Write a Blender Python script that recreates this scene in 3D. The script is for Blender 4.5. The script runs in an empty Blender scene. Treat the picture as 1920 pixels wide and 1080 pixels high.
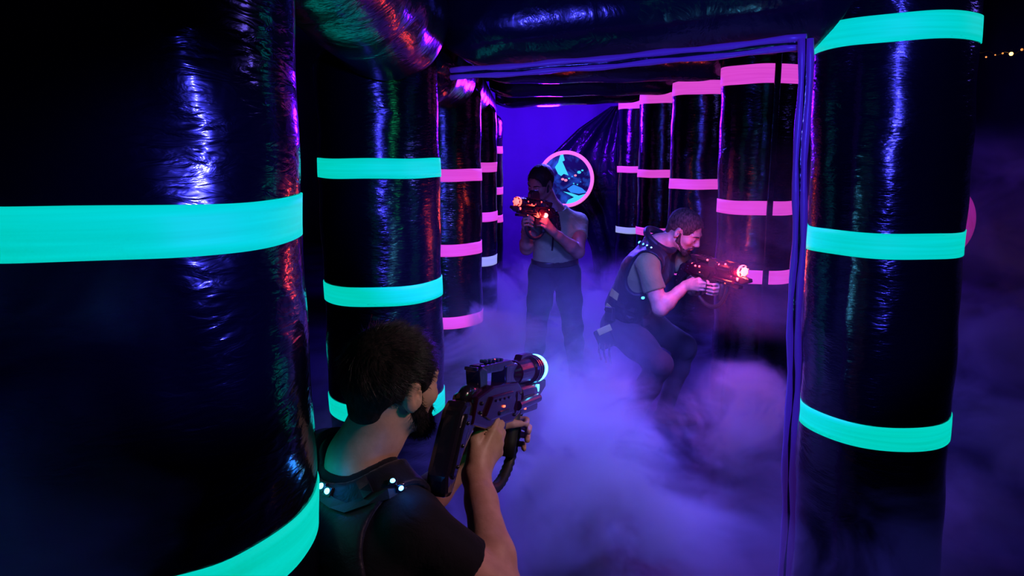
import bpy, bmesh, math, random
import numpy as np
from mathutils import Vector, Matrix, Euler
random.seed(7)
rng = np.random.default_rng(7)
D = bpy.data
SC = bpy.context.scene
COL = SC.collection
PI = math.pi
R = math.radians

# ---------------------------------------------------------------- camera
F, CAMH, PITCH = 1400.0, 1.75, R(10.3)
cam_d = D.cameras.new('camera'); cam = D.objects.new('camera', cam_d); COL.objects.link(cam)
cam_d.sensor_width = 36; cam_d.lens = F/1920*36; cam_d.clip_start = .02; cam_d.clip_end = 100
cam.location = (0, 0, CAMH); cam.rotation_euler = (PI/2-PITCH, 0, 0)
SC.camera = cam

def P(px, py, Y):
    """world point seen at a pixel of the 1920x1080 frame, at forward distance Y"""
    u = (px-960)/F; v = (540-py)/F
    d = Vector((u, math.cos(PITCH)+v*math.sin(PITCH), -math.sin(PITCH)+v*math.cos(PITCH)))
    return Vector((0, 0, CAMH)) + d*(Y/d.y)

# ---------------------------------------------------------------- view, world
vs = SC.view_settings
vs.view_transform = 'Standard'; vs.look = 'None'; vs.gamma = 1; vs.use_curve_mapping = False
vs.exposure = 0.0
SC.cycles.max_bounces = 6; SC.cycles.diffuse_bounces = 2; SC.cycles.glossy_bounces = 3
SC.cycles.volume_bounces = 0; SC.cycles.transmission_bounces = 2
SC.cycles.volume_step_rate = 1.0; SC.cycles.volume_max_steps = 160
SC.cycles.sample_clamp_indirect = 3.0
SC.cycles.caustics_reflective = False; SC.cycles.caustics_refractive = False
w = D.worlds.new('world'); SC.world = w; w.use_nodes = True
w.node_tree.nodes['Background'].inputs[0].default_value = (0.02, 0.015, 0.2, 1)
w.node_tree.nodes['Background'].inputs[1].default_value = 0.035

# ---------------------------------------------------------------- lamps
def lamp(name, loc, color, energy, radius=.05, kind='POINT', aim=None, spot=None, blend=.6):
    l = D.lights.new(name, kind); l.color = color; l.energy = energy
    if kind == 'AREA':
        l.shape = 'RECTANGLE'; l.size, l.size_y = radius
    else:
        l.shadow_soft_size = radius
    if kind == 'SPOT':
        l.spot_size = R(spot); l.spot_blend = blend
    o = D.objects.new(name, l); COL.objects.link(o); o.location = loc
    if aim is not None:
        o.rotation_euler = (Vector(aim)-Vector(loc)).to_track_quat('-Z', 'Y').to_euler()
    return o
lamp('ultraviolet_lamp', (.20, -.35, 1.95), (.055, .055, 1), 330, .05, 'SPOT', (.62, 3.0, 1.85), 48, .25)
lamp('ultraviolet_side_lamp', (1.45, .62, 1.72), (.055, .055, 1), 240, .05, 'SPOT', (-.50, 1.1, 1.60), 17, .6)
lamp('ultraviolet_top_lamp', (.25, .0, 3.05), (.055, .055, 1), 160, .05, 'SPOT', (.35, 3.1, 2.4), 50, .4)
lamp('ultraviolet_left_lamp', (-1.02, 2.38, 1.5), (.055, .055, 1), 40, .05, 'SPOT', (.3, 3.05, 2.25), 50, .3)
lamp('green_lamp', (1.5, .80, 1.95), (.02, 1, .35), 10.0, .05, 'SPOT', (-.62, 2.3, 1.75), 52, .3)
lamp('added_skin_fill', (1.65, 1.0, 2.45), (1, .52, .60), 72, .12, 'SPOT', (-.06, 1.6, 1.02), 32, .6)  # unseen fill light added to brighten the near man's skin
lamp('neutral_far_lamp', (.25, 2.9, 2.5), (.85, 1, .65), 6, .10, 'SPOT', (.58, 4.9, 1.45), 44, .6)
lamp('violet_fog_lamp', (.55, 3.0, 1.98), (.13, .11, 1), 310, .12, 'SPOT', (.35, 3.4, 0), 140)
lamp('blue_fog_lamp', (.45, 5.9, 2.05), (.10, .07, 1), 300, .12, 'SPOT', (.5, 5.6, 0), 150)
lamp('magenta_lamp', (1.12, 3.9, 1.75), (.75, .08, .85), 24, .06, 'SPOT', (1.2, 3.75, 0), 75, .6)
lamp('backdrop_lamp', (.45, 9.3, 2.15), (.11, .003, 1), 300, .15)
lamp('hall_lamp', (4.5, 3.4, 3.2), (.18, .12, 1), 48, .3)
lamp('added_front_fog_light', (-1.6, .25, 2.1), (.03, .05, 1), 26, .1, 'SPOT', (-.62, .66, 1.42), 44, .8)  # unseen light added to turn the smoke by the left column blue

# ---------------------------------------------------------------- materials
def mat(name, base=(.5, .5, .5), rough=.5, metal=0, spec=.5, emit=None, estr=0, coat=0, sheen=0):
    m = D.materials.new(name); m.use_nodes = True
    b = m.node_tree.nodes['Principled BSDF']
    b.inputs['Base Color'].default_value = (*base, 1); b.inputs['Roughness'].default_value = rough
    b.inputs['Metallic'].default_value = metal; b.inputs['Specular IOR Level'].default_value = spec
    b.inputs['Coat Weight'].default_value = coat; b.inputs['Sheen Weight'].default_value = sheen
    if emit: b.inputs['Emission Color'].default_value = (*emit, 1); b.inputs['Emission Strength'].default_value = estr
    return m
def node(m, t, **kw):
    n = m.node_tree.nodes.new(t)
    for k, v in kw.items():
        if k in ('inp',):
            for a, b in v.items(): n.inputs[a].default_value = b
        else: setattr(n, k, v)
    return n
def link(m, a, b): m.node_tree.links.new(a, b)
def bsdf(m): return m.node_tree.nodes['Principled BSDF']
def bump(m, layers, coords='Object'):
    """layers: (scale vector, noise scale, detail, strength, distance, distortion)"""
    tc = node(m, 'ShaderNodeTexCoord'); prev = None
    for sv, sc, det, st, dist, dis in layers:
        mp = node(m, 'ShaderNodeMapping'); mp.inputs['Scale'].default_value = sv
        link(m, tc.outputs[coords], mp.inputs['Vector'])
        nz = node(m, 'ShaderNodeTexNoise', inp={'Scale': sc, 'Detail': det, 'Distortion': dis})
        link(m, mp.outputs[0], nz.inputs['Vector'])
        bp = node(m, 'ShaderNodeBump', inp={'Strength': st, 'Distance': dist})
        link(m, nz.outputs['Fac'], bp.inputs['Height'])
        if prev: link(m, prev.outputs[0], bp.inputs['Normal'])
        prev = bp
    link(m, prev.outputs[0], bsdf(m).inputs['Normal']); link(m, prev.outputs[0], bsdf(m).inputs['Coat Normal'])
def varied(m, c1, c2, scale=8, sv=(1, 1, 1), detail=4, lo=.35, hi=.65, sock='Base Color'):
    tc = node(m, 'ShaderNodeTexCoord'); mp = node(m, 'ShaderNodeMapping'); mp.inputs['Scale'].default_value = sv
    link(m, tc.outputs['Object'], mp.inputs['Vector'])
    nz = node(m, 'ShaderNodeTexNoise', inp={'Scale': scale, 'Detail': detail})
    link(m, mp.outputs[0], nz.inputs['Vector'])
    cr = node(m, 'ShaderNodeValToRGB'); e = cr.color_ramp.elements
    e[0].position = lo; e[0].color = (*c1, 1); e[1].position = hi; e[1].color = (*c2, 1)
    link(m, nz.outputs['Fac'], cr.inputs[0]); link(m, cr.outputs[0], bsdf(m).inputs[sock])

vinyl = mat('black_vinyl', (.0025, .002, .006), .17, 0, .5, coat=.35)
bsdf(vinyl).inputs['Coat Roughness'].default_value = .12
bump(vinyl, [((1, 1, 2.6), 5, 3, .35, .02, .6), ((1, 1, 4.5), 26, 3, .30, .004, 1.2), ((1, 1, .5), 2.2, 2, .30, .03, .3)])
vinyl_big = mat('wrinkled_black_vinyl', (.0025, .002, .006), .17, 0, .5, coat=.35)
bump(vinyl_big, [((1, 1, 2.6), 4, 3, .40, .02, .8), ((1, 1, 3.5), 16, 3, .25, .005, 1.2), ((1, 1, .5), 2.2, 2, .3, .03, .3)])
vinyl_beam = mat('black_vinyl_of_beams', (.004, .003, .010), .22, 0, .5, coat=.3)
bump(vinyl_beam, [((1, 1, 1), 5, 4, .45, .02, 1.0), ((1, 1, 1), 22, 3, .3, .005, 1)])
def tape(name, c1, c2, strength):
    b1 = (c1[0]*.5, c1[1]*.5, c1[2]*.3); m = mat(name, b1, .55, 0, .3, emit=c1, estr=strength)
    varied(m, tuple(x*.86 for x in b1), b1, 3, (1, 1, 40), 4, .3, .7)
    varied(m, c1, c2, 3, (.8, .8, 34), 3, .3, .7, 'Emission Color')
    return m
tape_green = tape('fluorescent_turquoise_tape', (0.0, .66, .52), (0.0, .76, .66), .86)
tape_cyan = tape('fluorescent_cyan_tape', (0.0, .42, .36), (0.0, .52, .46), .86)
tape_pink = tape('fluorescent_pink_tape', (.74, .060, .66), (.86, .085, .76), .85)
tape_pale = tape('pale_blue_white_tape', (.34, .38, .80), (.40, .45, .9), .75)
piping_m = mat('violet_glow_piping', (.10, .05, .24), .35, 0, .5, emit=(.06, .012, .30), estr=.32)  # violet lamp light on the seams is put in as faint emission
bump(piping_m, [((1, 1, 1), 14, 3, .5, .004, .5)])

# ---------------------------------------------------------------- objects
def setp(o, label=None, cat=None, group=None, kind=None):
    if label: o['label'] = label
    if cat: o['category'] = cat
    if group: o['group'] = group
    if kind: o['kind'] = kind
    return o
def empty(name, loc=(0, 0, 0), **kw):
    o = D.objects.new(name, None); COL.objects.link(o); o.location = loc; o.empty_display_size = .05
    return setp(o, **kw)
def link_mesh(name, me, m, parent=None, smooth=True, **kw):
    o = D.objects.new(name, me); COL.objects.link(o)
    if m is not None: me.materials.append(m)
    if smooth:
        me.polygons.foreach_set('use_smooth', [True]*len(me.polygons))
    if parent is not None:
        o.parent = parent
        pm = Matrix.Identity(4); q = parent
        while q is not None:
            pm = Matrix.LocRotScale(q.location, q.rotation_euler, q.scale) @ pm; q = q.parent
        o.matrix_local = pm.inverted()          # meshes are written in world space
    return setp(o, **kw)
def from_bm(name, bm, m, parent=None, smooth=True, **kw):
    me = D.meshes.new(name); bmesh.ops.recalc_face_normals(bm, faces=bm.faces[:]); bm.to_mesh(me); bm.free()
    return link_mesh(name, me, m, parent, smooth, **kw)
def from_np(name, v, f, m, parent=None, smooth=True, **kw):
    me = D.meshes.new(name); v = np.asarray(v, np.float32); f = np.asarray(f, np.int32)
    n = f.shape[1]
    me.vertices.add(len(v)); me.vertices.foreach_set('co', v.ravel())
    me.loops.add(f.size); me.loops.foreach_set('vertex_index', f.ravel())
    me.polygons.add(len(f)); me.polygons.foreach_set('loop_start', np.arange(0, f.size, n, dtype=np.int32))
    me.update(calc_edges=True); me.validate()
    return link_mesh(name, me, m, parent, smooth, **kw)

def bm_tube(bm, pts, radii, seg=12, cap=True, M=None):
    """swept tube through points"""
    pts = [Vector(p) for p in pts]
    if not hasattr(radii, '__len__'): radii = [radii]*len(pts)
    rings = []; n = None
    for i, p in enumerate(pts):
        t = (pts[min(i+1, len(pts)-1)]-pts[max(i-1, 0)]).normalized()
        if n is None:
            n = t.orthogonal().normalized()
        n = (n - t*n.dot(t)).normalized(); b = t.cross(n)
        ring = []
        for k in range(seg):
            a = 2*PI*k/seg; q = p + (n*math.cos(a)+b*math.sin(a))*radii[i]
            ring.append(bm.verts.new(M @ q if M is not None else q))
        rings.append(ring)
    for i in range(len(rings)-1):
        for k in range(seg):
            bm.faces.new((rings[i][k], rings[i][(k+1) % seg], rings[i+1][(k+1) % seg], rings[i+1][k]))
    if cap:
        bm.faces.new(rings[0][::-1]); bm.faces.new(rings[-1])
def bm_box(bm, c, s, M=None, bev=.004, rot=None):
    T = Matrix.Translation(c) @ (rot.to_matrix().to_4x4() if rot is not None else Matrix.Identity(4)) @ Matrix.Diagonal((*s, 1))
    if M is not None: T = M @ T
    t = bmesh.new(); bmesh.ops.create_cube(t, size=1, matrix=Matrix.Diagonal((*s, 1)))
    if bev > 0: bmesh.ops.bevel(t, geom=t.edges[:], offset=min(bev, min(s)*.45), segments=2, profile=.6, affect='EDGES')
    T2 = T @ Matrix.Diagonal((*s, 1)).inverted()
    vm = {v: bm.verts.new(T2 @ v.co) for v in t.verts}
    for f in t.faces: bm.faces.new([vm[v] for v in f.verts])
    t.free()
def bm_prism(bm, prof, x0, x1, M=None, bev=.003):
    """prof: (y,z) outline, extruded along x"""
    t = bmesh.new()
    a = [t.verts.new((x0, y, z)) for y, z in prof]; b = [t.verts.new((x1, y, z)) for y, z in prof]
    t.faces.new(a); t.faces.new(b[::-1]); n = len(prof)
    for i in range(n): t.faces.new((a[i], b[i], b[(i+1) % n], a[(i+1) % n]))
    bmesh.ops.recalc_face_normals(t, faces=t.faces[:])
    if bev > 0: bmesh.ops.bevel(t, geom=t.edges[:], offset=bev, segments=2, profile=.6, affect='EDGES', clamp_overlap=True)
    vm = {v: bm.verts.new(M @ v.co if M is not None else v.co) for v in t.verts}
    for f in t.faces: bm.faces.new([vm[v] for v in f.verts])
    t.free()
def bm_sphere(bm, c, r, M=None, seg=12):
    T = (M if M is not None else Matrix.Identity(4)) @ Matrix.Translation(c) @ (Matrix.Diagonal((*r, 1)) if hasattr(r, '__len__') else Matrix.Scale(r, 4))
    bmesh.ops.create_uvsphere(bm, u_segments=seg*2, v_segments=seg, radius=1, matrix=T)

# ---------------------------------------------------------------- the hall
def slab(name, c, s, m, **kw):
    bm = bmesh.new(); bm_box(bm, c, s, bev=0); return from_bm(name, bm, m, smooth=False, kind='structure', **kw)
floor_m = mat('dark_floor', (.012, .010, .03), .45, 0, .4); bump(floor_m, [((1, 1, 1), 3, 4, .4, .02, .4)])
varied(floor_m, (.008, .007, .02), (.02, .017, .05), 2.2)
wall_m = mat('dark_hall_paint', (.012, .01, .035), .8); varied(wall_m, (.010, .008, .03), (.016, .013, .045), 1.5)
slab('floor', (.5, 5.5, -.05), (15, 19, .1), floor_m)
slab('wall_back', (.5, 15.05, 2.3), (15, .1, 4.6), wall_m)
slab('wall_left', (-7.05, 5.5, 2.3), (.1, 19, 4.6), wall_m)
slab('wall_right', (8.05, 5.5, 2.3), (.1, 19, 4.6), wall_m)
slab('ceiling', (.5, 5.5, 4.65), (15, 19, .1), wall_m)

# ---------------------------------------------------------------- inflatable columns
def column(base, top, r, bands, label, m=None, group='inflatable black columns', seg=96, hb=.085, wob=0):
    """base/top: centres of the foot and head ; bands: (z, material, tilt)"""
    base = Vector(base); top = Vector(top); ax = (top-base)
    t = empty('inflatable_column', base, label=label, cat='column', group=group, kind='thing')
    nz = 90; ph = [random.uniform(0, 6) for _ in range(6)]
    v = []; f = []
    def centre(z): return base + ax*((z-base.z)/ax.z)
    def rad(z, a):
        d = .0035*math.sin(z*9+ph[0]+math.sin(a*3+ph[1])) + .0025*math.sin(z*23+ph[2]+2*math.sin(a*2+ph[3]))
        if wob: d += wob*(math.sin(z*17+3*math.sin(a*4+ph[4]))*max(0, math.sin(a*2+ph[5]+z)))
        e = min(1, (top.z-z)/.10, (z-base.z)/.06+.02)
        return (r+d*.8)*(1-(1-max(0, e))**2*.35)
    for i in range(nz+1):
        z = base.z+ax.z*i/nz; c = centre(z)
        for k in range(seg):
            a = 2*PI*k/seg; rr = rad(z, a); v.append((c.x+rr*math.cos(a), c.y+rr*math.sin(a), z))
    for i in range(nz):
        for k in range(seg):
            k2 = (k+1) % seg; f.append((i*seg+k, i*seg+k2, (i+1)*seg+k2, (i+1)*seg+k))
    bm = bmesh.new(); vv = [bm.verts.new(p) for p in v]
    for q in f: bm.faces.new([vv[j] for j in q])
    bm.faces.new(vv[:seg][::-1]); bm.faces.new(vv[-seg:])
    from_bm('vinyl_tube', bm, m or vinyl, t)
    for bd in bands:
        z0, tm, tilt = bd[:3]; h = bd[3] if len(bd) > 3 else hb
        bm = bmesh.new(); rows = []
        prof = [(-.001, -h/2), (.0035, -h/2), (.0035, -h/4), (.0035, h/4), (.0035, h/2), (-.001, h/2)]
        for k in range(seg):
            a = 2*PI*k/seg; row = []
            for dr, dz in prof:
                z = z0+dz+tilt*math.cos(a)+.0015*math.sin(a*5+ph[1]); c = centre(z); rr = rad(z, a)+dr
                row.append(bm.verts.new((c.x+rr*math.cos(a), c.y+rr*math.sin(a), z)))
            rows.append(row)
        n = len(prof)
        for k in range(seg):
            a_, b_ = rows[k], rows[(k+1) % seg]
            for j in range(n): bm.faces.new((a_[j], b_[j], b_[(j+1) % n], a_[(j+1) % n]))
        from_bm('tape_band', bm, tm, t)
    return t
def cx(px, py, Y): return P(px, py, Y).x
G, C_, K, W = tape_green, tape_cyan, tape_pink, tape_pale
def vcol(px, py, Y, r, zt, bands, label, lean=0, **kw):
    x = cx(px, py, Y)
    return column((x-lean*P(px, py, Y).z, Y, 0), (x+lean*(zt-P(px, py, Y).z), Y, zt), r, bands, label, **kw)
def zat(py, Y): return P(960, py, Y).z

vcol(212, 430, 1.22, .300, 2.6, [(1.650, G, -.006, .070), (1.11, G, 0, .082)], 'nearest inflatable black column at the left edge, with two wide turquoise bands', m=vinyl_big, seg=128, wob=.004)
vcol(716, 430, 3.45, .272, 2.22, [(zat(316, 3.2), G, 0), (zat(556, 3.2), G, .004), (zat(778, 3.2), G, 0)], 'inflatable black column with turquoise bands, right behind the kneeling shooter with the blue gun', lean=-.004)
vcol(832, 430, 5.0, .255, 2.2, [(zat(329, 4.75), K, 0), (zat(470, 4.75), K, 0), (zat(606, 4.75), K, .003)], 'black column with three pink bands, directly beyond the left turquoise-banded column', hb=.078)
vcol(880, 400, 6.9, .255, 2.2, [(zat(314, 6.65), K, 0), (zat(408, 6.65), K, 0), (zat(492, 6.65), W, 0)], 'black column in the left row with a pale blue band under its pink ones')
vcol(903, 360, 9.0, .255, 2.2, [(zat(281, 8.75), K, 0), (zat(359, 8.75), K, 0), (zat(412, 8.75), K, 0)], 'farthest black column of the left row, beside the blue backdrop')
column((-1.66, 4.9, 0), (-1.66, 4.9, 2.5), .27, [(.45, C_, 0)], 'dark column half hidden in the gap between the two nearest left columns', m=vinyl)
vcol(1654, 462, 2.70, .258, 2.55, [(zat(48, 2.46), G, .006), (zat(462, 2.46), G, 0), (zat(822, 2.46), G, 0)], 'nearest inflatable black column on the right with three turquoise bands', lean=-.03)
vcol(1418, 400, 4.75, .243, 2.5, [(zat(137, 4.5), K, 0, .11), (zat(391, 4.5), K, 0), (zat(521, 4.5), K, 0)], 'black column with pink bands standing just beyond the right turquoise-banded column', lean=-.015)
vcol(1306, 400, 6.5, .243, 2.5, [(zat(163, 6.25), K, 0, .11), (zat(346, 6.25), K, 0), (.75, K, 0)], 'black pink-banded column rising behind the crouching man in the vest')
vcol(1235, 400, 8.4, .243, 2.5, [(zat(183, 8.15), K, 0, .11), (zat(326, 8.15), K, 0), (zat(436, 8.15), K, 0)], 'black column second farthest in the right row, highlighted pink bands')
vcol(1189, 400, 10.2, .243, 2.5, [(zat(195, 9.95), K, 0, .11), (zat(318, 9.95), K, 0), (zat(433, 9.95), W, 0)], 'farthest black column of the right row, beside the draped tarp')

# ---------------------------------------------------------------- beams
def beam(a, b, r, label, m=None, r2=None, seg=72, pinch=.35, name='inflatable_beam'):
    a = Vector(a); b = Vector(b); t = (b-a); L = t.length; t.normalize()
    n = Vector((0, 0, 1)); n = (n-t*n.dot(t)).normalized(); s = t.cross(n); r2 = r2 or r
    N = 80; ph = random.uniform(0, 6); bm = bmesh.new(); rings = []
    for i in range(N+1):
        u = i/N; d = min(u, 1-u)*L; e = min(1, d/.22); k_ = 1-(1-e)**2*pinch
        ring = []
        for k in range(seg):
            al = 2*PI*k/seg
            crease = .010*math.sin(al*9+ph)*(1-e) + .003*math.sin(u*L*14+2*math.sin(al*2+ph))
            rr = (r+(r2-r)*u)*k_+crease
            ring.append(bm.verts.new(a+t*(u*L)+(n*math.cos(al)+s*math.sin(al))*rr))
        rings.append(ring)
    for i in range(N):
        for k in range(seg): bm.faces.new((rings[i][k], rings[i][(k+1) % seg], rings[i+1][(k+1) % seg], rings[i+1][k]))
    bm.faces.new(rings[0][::-1]); bm.faces.new(rings[-1])
    return from_bm(name, bm, m or vinyl_beam, label=label, cat='beam', group='inflatable black beams', kind='thing')
beam((-.50, .75, 2.42), (-.50, 3.30, 2.27), .25, 'black beam running along the left side from the front to the first cross beam')
beam((-.48, 3.70, 2.18), (-.42, 4.95, 2.22), .21, 'short creased beam end glowing violet behind the first left column')
beam((-.42, 5.35, 2.24), (-.38, 9.0, 2.24), .21, 'far black beam along the top of the left row of columns')
lint = beam((-.25, 3.52, 2.355), (1.30, 2.66, 2.36), .25, 'large cross beam over the front opening with a violet seam under it')
beam((-.20, 5.2, 2.40), (1.42, 4.9, 2.40), .20, 'second cross beam, above the heads of the two far men')
beam((-.2, 7.0, 2.44), (1.5, 6.9, 2.46), .20, 'third cross beam, darker, above the row of far columns')
beam((-.2, 9.0, 2.45), (1.6, 9.1, 2.54), .20, 'farthest cross beam just in front of the blue backdrop')
beam((1.33, 3.0, 2.50), (1.50, 4.65, 2.50), .20, 'beam from the nearest right column to the first pink-banded one')
beam((1.50, 4.70, 2.54), (1.68, 10.2, 2.60), .17, 'long beam along the top of the right row of pink-banded columns')
# black sheet that closes the roof above the beams
bm = bmesh.new(); gx, gy = 24, 60; g = []
for j in range(gy+1):
    row = []
    for i in range(gx+1):
        x = -.75+2.7*i/gx; y = 3.4+7.8*j/gy
        row.append(bm.verts.new((x, y, 2.83+.02*math.sin(y*5+x*3)+.015*math.sin(x*9))))
    g.append(row)
for j in range(gy):
    for i in range(gx): bm.faces.new((g[j][i], g[j][i+1], g[j+1][i+1], g[j+1][i]))
bmesh.ops.solidify(bm, geom=bm.faces[:], thickness=.01)
from_bm('roof_sheet', bm, vinyl_beam, label='black plastic roof sheet stretched over the cross beams of the tunnel', cat='sheet', kind='thing')

# seam flaps: under the front beam and down the right side of the opening
def flap(name, pts, wid, nrm, label, cat, off=.0):
    t = empty(name, pts[0], label=label, cat=cat)
    for k in (0, 1):
        bm = bmesh.new()
        q = [Vector(p)+Vector(wid)*k for p in pts]
        bm_tube(bm, q, [.011+.002*math.sin(i*1.7+k) for i in range(len(q))], 10)
        from_bm('seam_piping', bm, piping_m, t)
    bm = bmesh.new(); n = len(pts)
    for i in range(n-1):
        a, b = Vector(pts[i]), Vector(pts[i+1]); w_ = Vector(wid)
        bm.faces.new([bm.verts.new(x) for x in (a, b, b+w_, a+w_)])
    bmesh.ops.remove_doubles(bm, verts=bm.verts[:], dist=1e-5)
    bmesh.ops.solidify(bm, geom=bm.faces[:], thickness=.004)
    from_bm('flap_strip', bm, vinyl_beam, t)
    return t
A = P(846, 132, 3.28); B = P(1512, 70, 2.50)
pts = [A.lerp(B, i/24)+Vector((0, 0, .002*math.sin(i*.9)-.008*math.sin(i/24*PI))) for i in range(25)]
flap('beam_seam', pts, (0, .012, -.028), None, 'thin double violet seam hanging under the first cross beam', 'seam')
A = P(1519, 72, 2.46); B = P(1478, 1120, 2.46)
pts = [A.lerp(B, i/30)+Vector((.004*math.sin(i*.8), 0, 0)) for i in range(31)]
pts[-1] = Vector((pts[-1].x, pts[-1].y, .0)) if pts[-1].z < .3 else pts[-1]
pts.append(Vector((pts[-1].x, pts[-1].y, 0.0)))
flap('upright_seam', pts, (-.022, .012, 0), None, 'upright double violet seam strip beside the nearest right column', 'seam')
# ---------------------------------------------------------------- far end: backdrop, drape, ring windows
back_m = mat('blue_backdrop_cloth', (.30, .22, .62), .7); bump(back_m, [((1, 1, 1), 1.6, 3, .6, .08, .5)])
bm = bmesh.new(); N = 60; g = []
for j in range(31):
    row = []
    for i in range(N+1):
        x = -1.1+3.6*i/N; z = 2.75*j/30
        row.append(bm.verts.new((x, 11.1+.025*math.sin(x*5)+.015*math.sin(x*13+z), z)))
    g.append(row)
for j in range(30):
    for i in range(N): bm.faces.new((g[j][i], g[j][i+1], g[j+1][i+1], g[j+1][i]))
bmesh.ops.solidify(bm, geom=bm.faces[:], thickness=.02)
from_bm('backdrop_sheet', bm, back_m, label='plain backdrop sheet glowing deep blue at the far end of the tunnel', cat='sheet')

def ring_window(c, r, tr, m, yaw, label, pane_m=None, name='ring_window'):
    T = Matrix.Translation(c) @ Matrix.Rotation(yaw, 4, 'Z')
    t = empty(name, c, label=label, cat='ring')
    bm = bmesh.new(); pts = []
    n = 72; rows = []
    for k in range(n):
        a = 2*PI*k/n; row = []
        for j in range(10):
            b = 2*PI*j/10; rr = r+tr*math.cos(b)
            row.append(bm.verts.new(T @ Vector((rr*math.cos(a), tr*.8*math.sin(b), rr*math.sin(a)))))
        rows.append(row)
    for k in range(n):
        for j in range(10): bm.faces.new((rows[k][j], rows[(k+1) % n][j], rows[(k+1) % n][(j+1) % 10], rows[k][(j+1) % 10]))
    from_bm('ring_frame', bm, m, t)
    return t, T
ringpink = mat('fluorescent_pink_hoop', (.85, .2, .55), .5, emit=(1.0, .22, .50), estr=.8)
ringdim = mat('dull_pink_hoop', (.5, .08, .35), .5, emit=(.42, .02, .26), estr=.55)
rc = P(1061, 336, 10.5); rr_ = 49/F*10.5
rt, T = ring_window(rc, rr_, .026, ringpink, 0, 'round window with a glowing pink rim in the far backdrop')
pane_m = mat('painted_glow_pane', (.004, .004, .02), .3, 0, .3)
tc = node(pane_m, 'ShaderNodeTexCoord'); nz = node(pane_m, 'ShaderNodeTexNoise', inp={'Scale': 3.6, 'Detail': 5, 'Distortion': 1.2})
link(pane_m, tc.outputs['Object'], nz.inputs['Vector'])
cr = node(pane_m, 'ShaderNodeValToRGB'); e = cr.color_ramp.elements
e[0].position = .48; e[0].color = (.003, .002, .03, 1); e[1].position = .78; e[1].color = (.02, .12, .9, 1)  # blue-lit view through the window, painted on the pane as emission
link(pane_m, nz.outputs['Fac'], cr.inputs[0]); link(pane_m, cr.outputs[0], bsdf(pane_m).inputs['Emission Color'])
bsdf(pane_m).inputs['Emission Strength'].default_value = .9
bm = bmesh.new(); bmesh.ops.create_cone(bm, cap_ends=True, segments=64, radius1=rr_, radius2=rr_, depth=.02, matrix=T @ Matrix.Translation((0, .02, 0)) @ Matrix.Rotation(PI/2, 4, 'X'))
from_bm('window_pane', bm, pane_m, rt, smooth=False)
for dz in (-.75, .75):
    bm = bmesh.new(); bm_tube(bm, [rc+Vector((.0, .02, dz*rr_)), rc+Vector((.0, .63, dz*rr_))], .012, 8); from_bm('mounting_rod', bm, vinyl, rt)
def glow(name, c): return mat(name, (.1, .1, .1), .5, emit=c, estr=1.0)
cy_m = glow('painted_cyan_glow', (.05, .62, 1.0)); bl_m = glow('painted_blue_glow', (.03, .22, 1.0)); pk_m = glow('painted_pink_glow', (1.0, .25, .5))  # glowing colours that paint the lit smoke and shapes beyond the window
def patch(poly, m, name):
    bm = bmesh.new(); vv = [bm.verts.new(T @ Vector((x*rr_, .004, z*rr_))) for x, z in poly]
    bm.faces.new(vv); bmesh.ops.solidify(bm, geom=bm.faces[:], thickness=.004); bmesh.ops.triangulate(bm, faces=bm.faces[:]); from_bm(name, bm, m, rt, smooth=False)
patch([(-.3, .20), (-.42, .45), (-.30, .62), (-.22, .9), (-.12, .95), (-.05, .7), (-.14, .66), (-.02, .4), (.10, .14), (-.08, .20), (-.18, .12)], cy_m, 'painted_lit_figure')
patch([(-.1, -.46), (.2, -.52), (.5, -.62), (.78, -.54), (.62, -.74), (.3, -.9), (0, -.96), (.1, -.78), (.32, -.68)], cy_m, 'painted_lit_smoke')
patch([(.3, -.2), (.62, -.34), (.8, -.5), (.5, -.55), (.2, -.5), (.05, -.36)], bl_m, 'painted_lit_smoke')
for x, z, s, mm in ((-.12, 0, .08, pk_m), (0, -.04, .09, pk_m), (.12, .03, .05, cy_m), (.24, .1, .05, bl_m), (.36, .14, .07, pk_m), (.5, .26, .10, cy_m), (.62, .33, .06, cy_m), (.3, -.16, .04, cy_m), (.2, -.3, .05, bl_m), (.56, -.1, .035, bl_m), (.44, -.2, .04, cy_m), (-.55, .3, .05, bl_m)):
    patch([(x+s*math.cos(a*PI/3)*.8, z+s*math.sin(a*PI/3)*.6) for a in range(6)], mm, 'painted_lit_spot')

# dull pink hoop behind the right column
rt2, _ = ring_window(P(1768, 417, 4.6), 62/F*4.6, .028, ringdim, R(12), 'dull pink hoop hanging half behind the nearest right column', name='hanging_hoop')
bm = bmesh.new(); a_ = P(1814, 372, 4.58); b_ = P(1822, 428, 4.58)
bm_tube(bm, [a_, b_], .010, 8); from_bm('hoop_brace', bm, ringdim, rt2)
bm = bmesh.new(); top = P(1768, 417, 4.6)+Vector((0, 0, 62/F*4.6)); bm_tube(bm, [top, (top.x, top.y, 4.6)], .004, 6); from_bm('hanging_cord', bm, vinyl, rt2)

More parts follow.
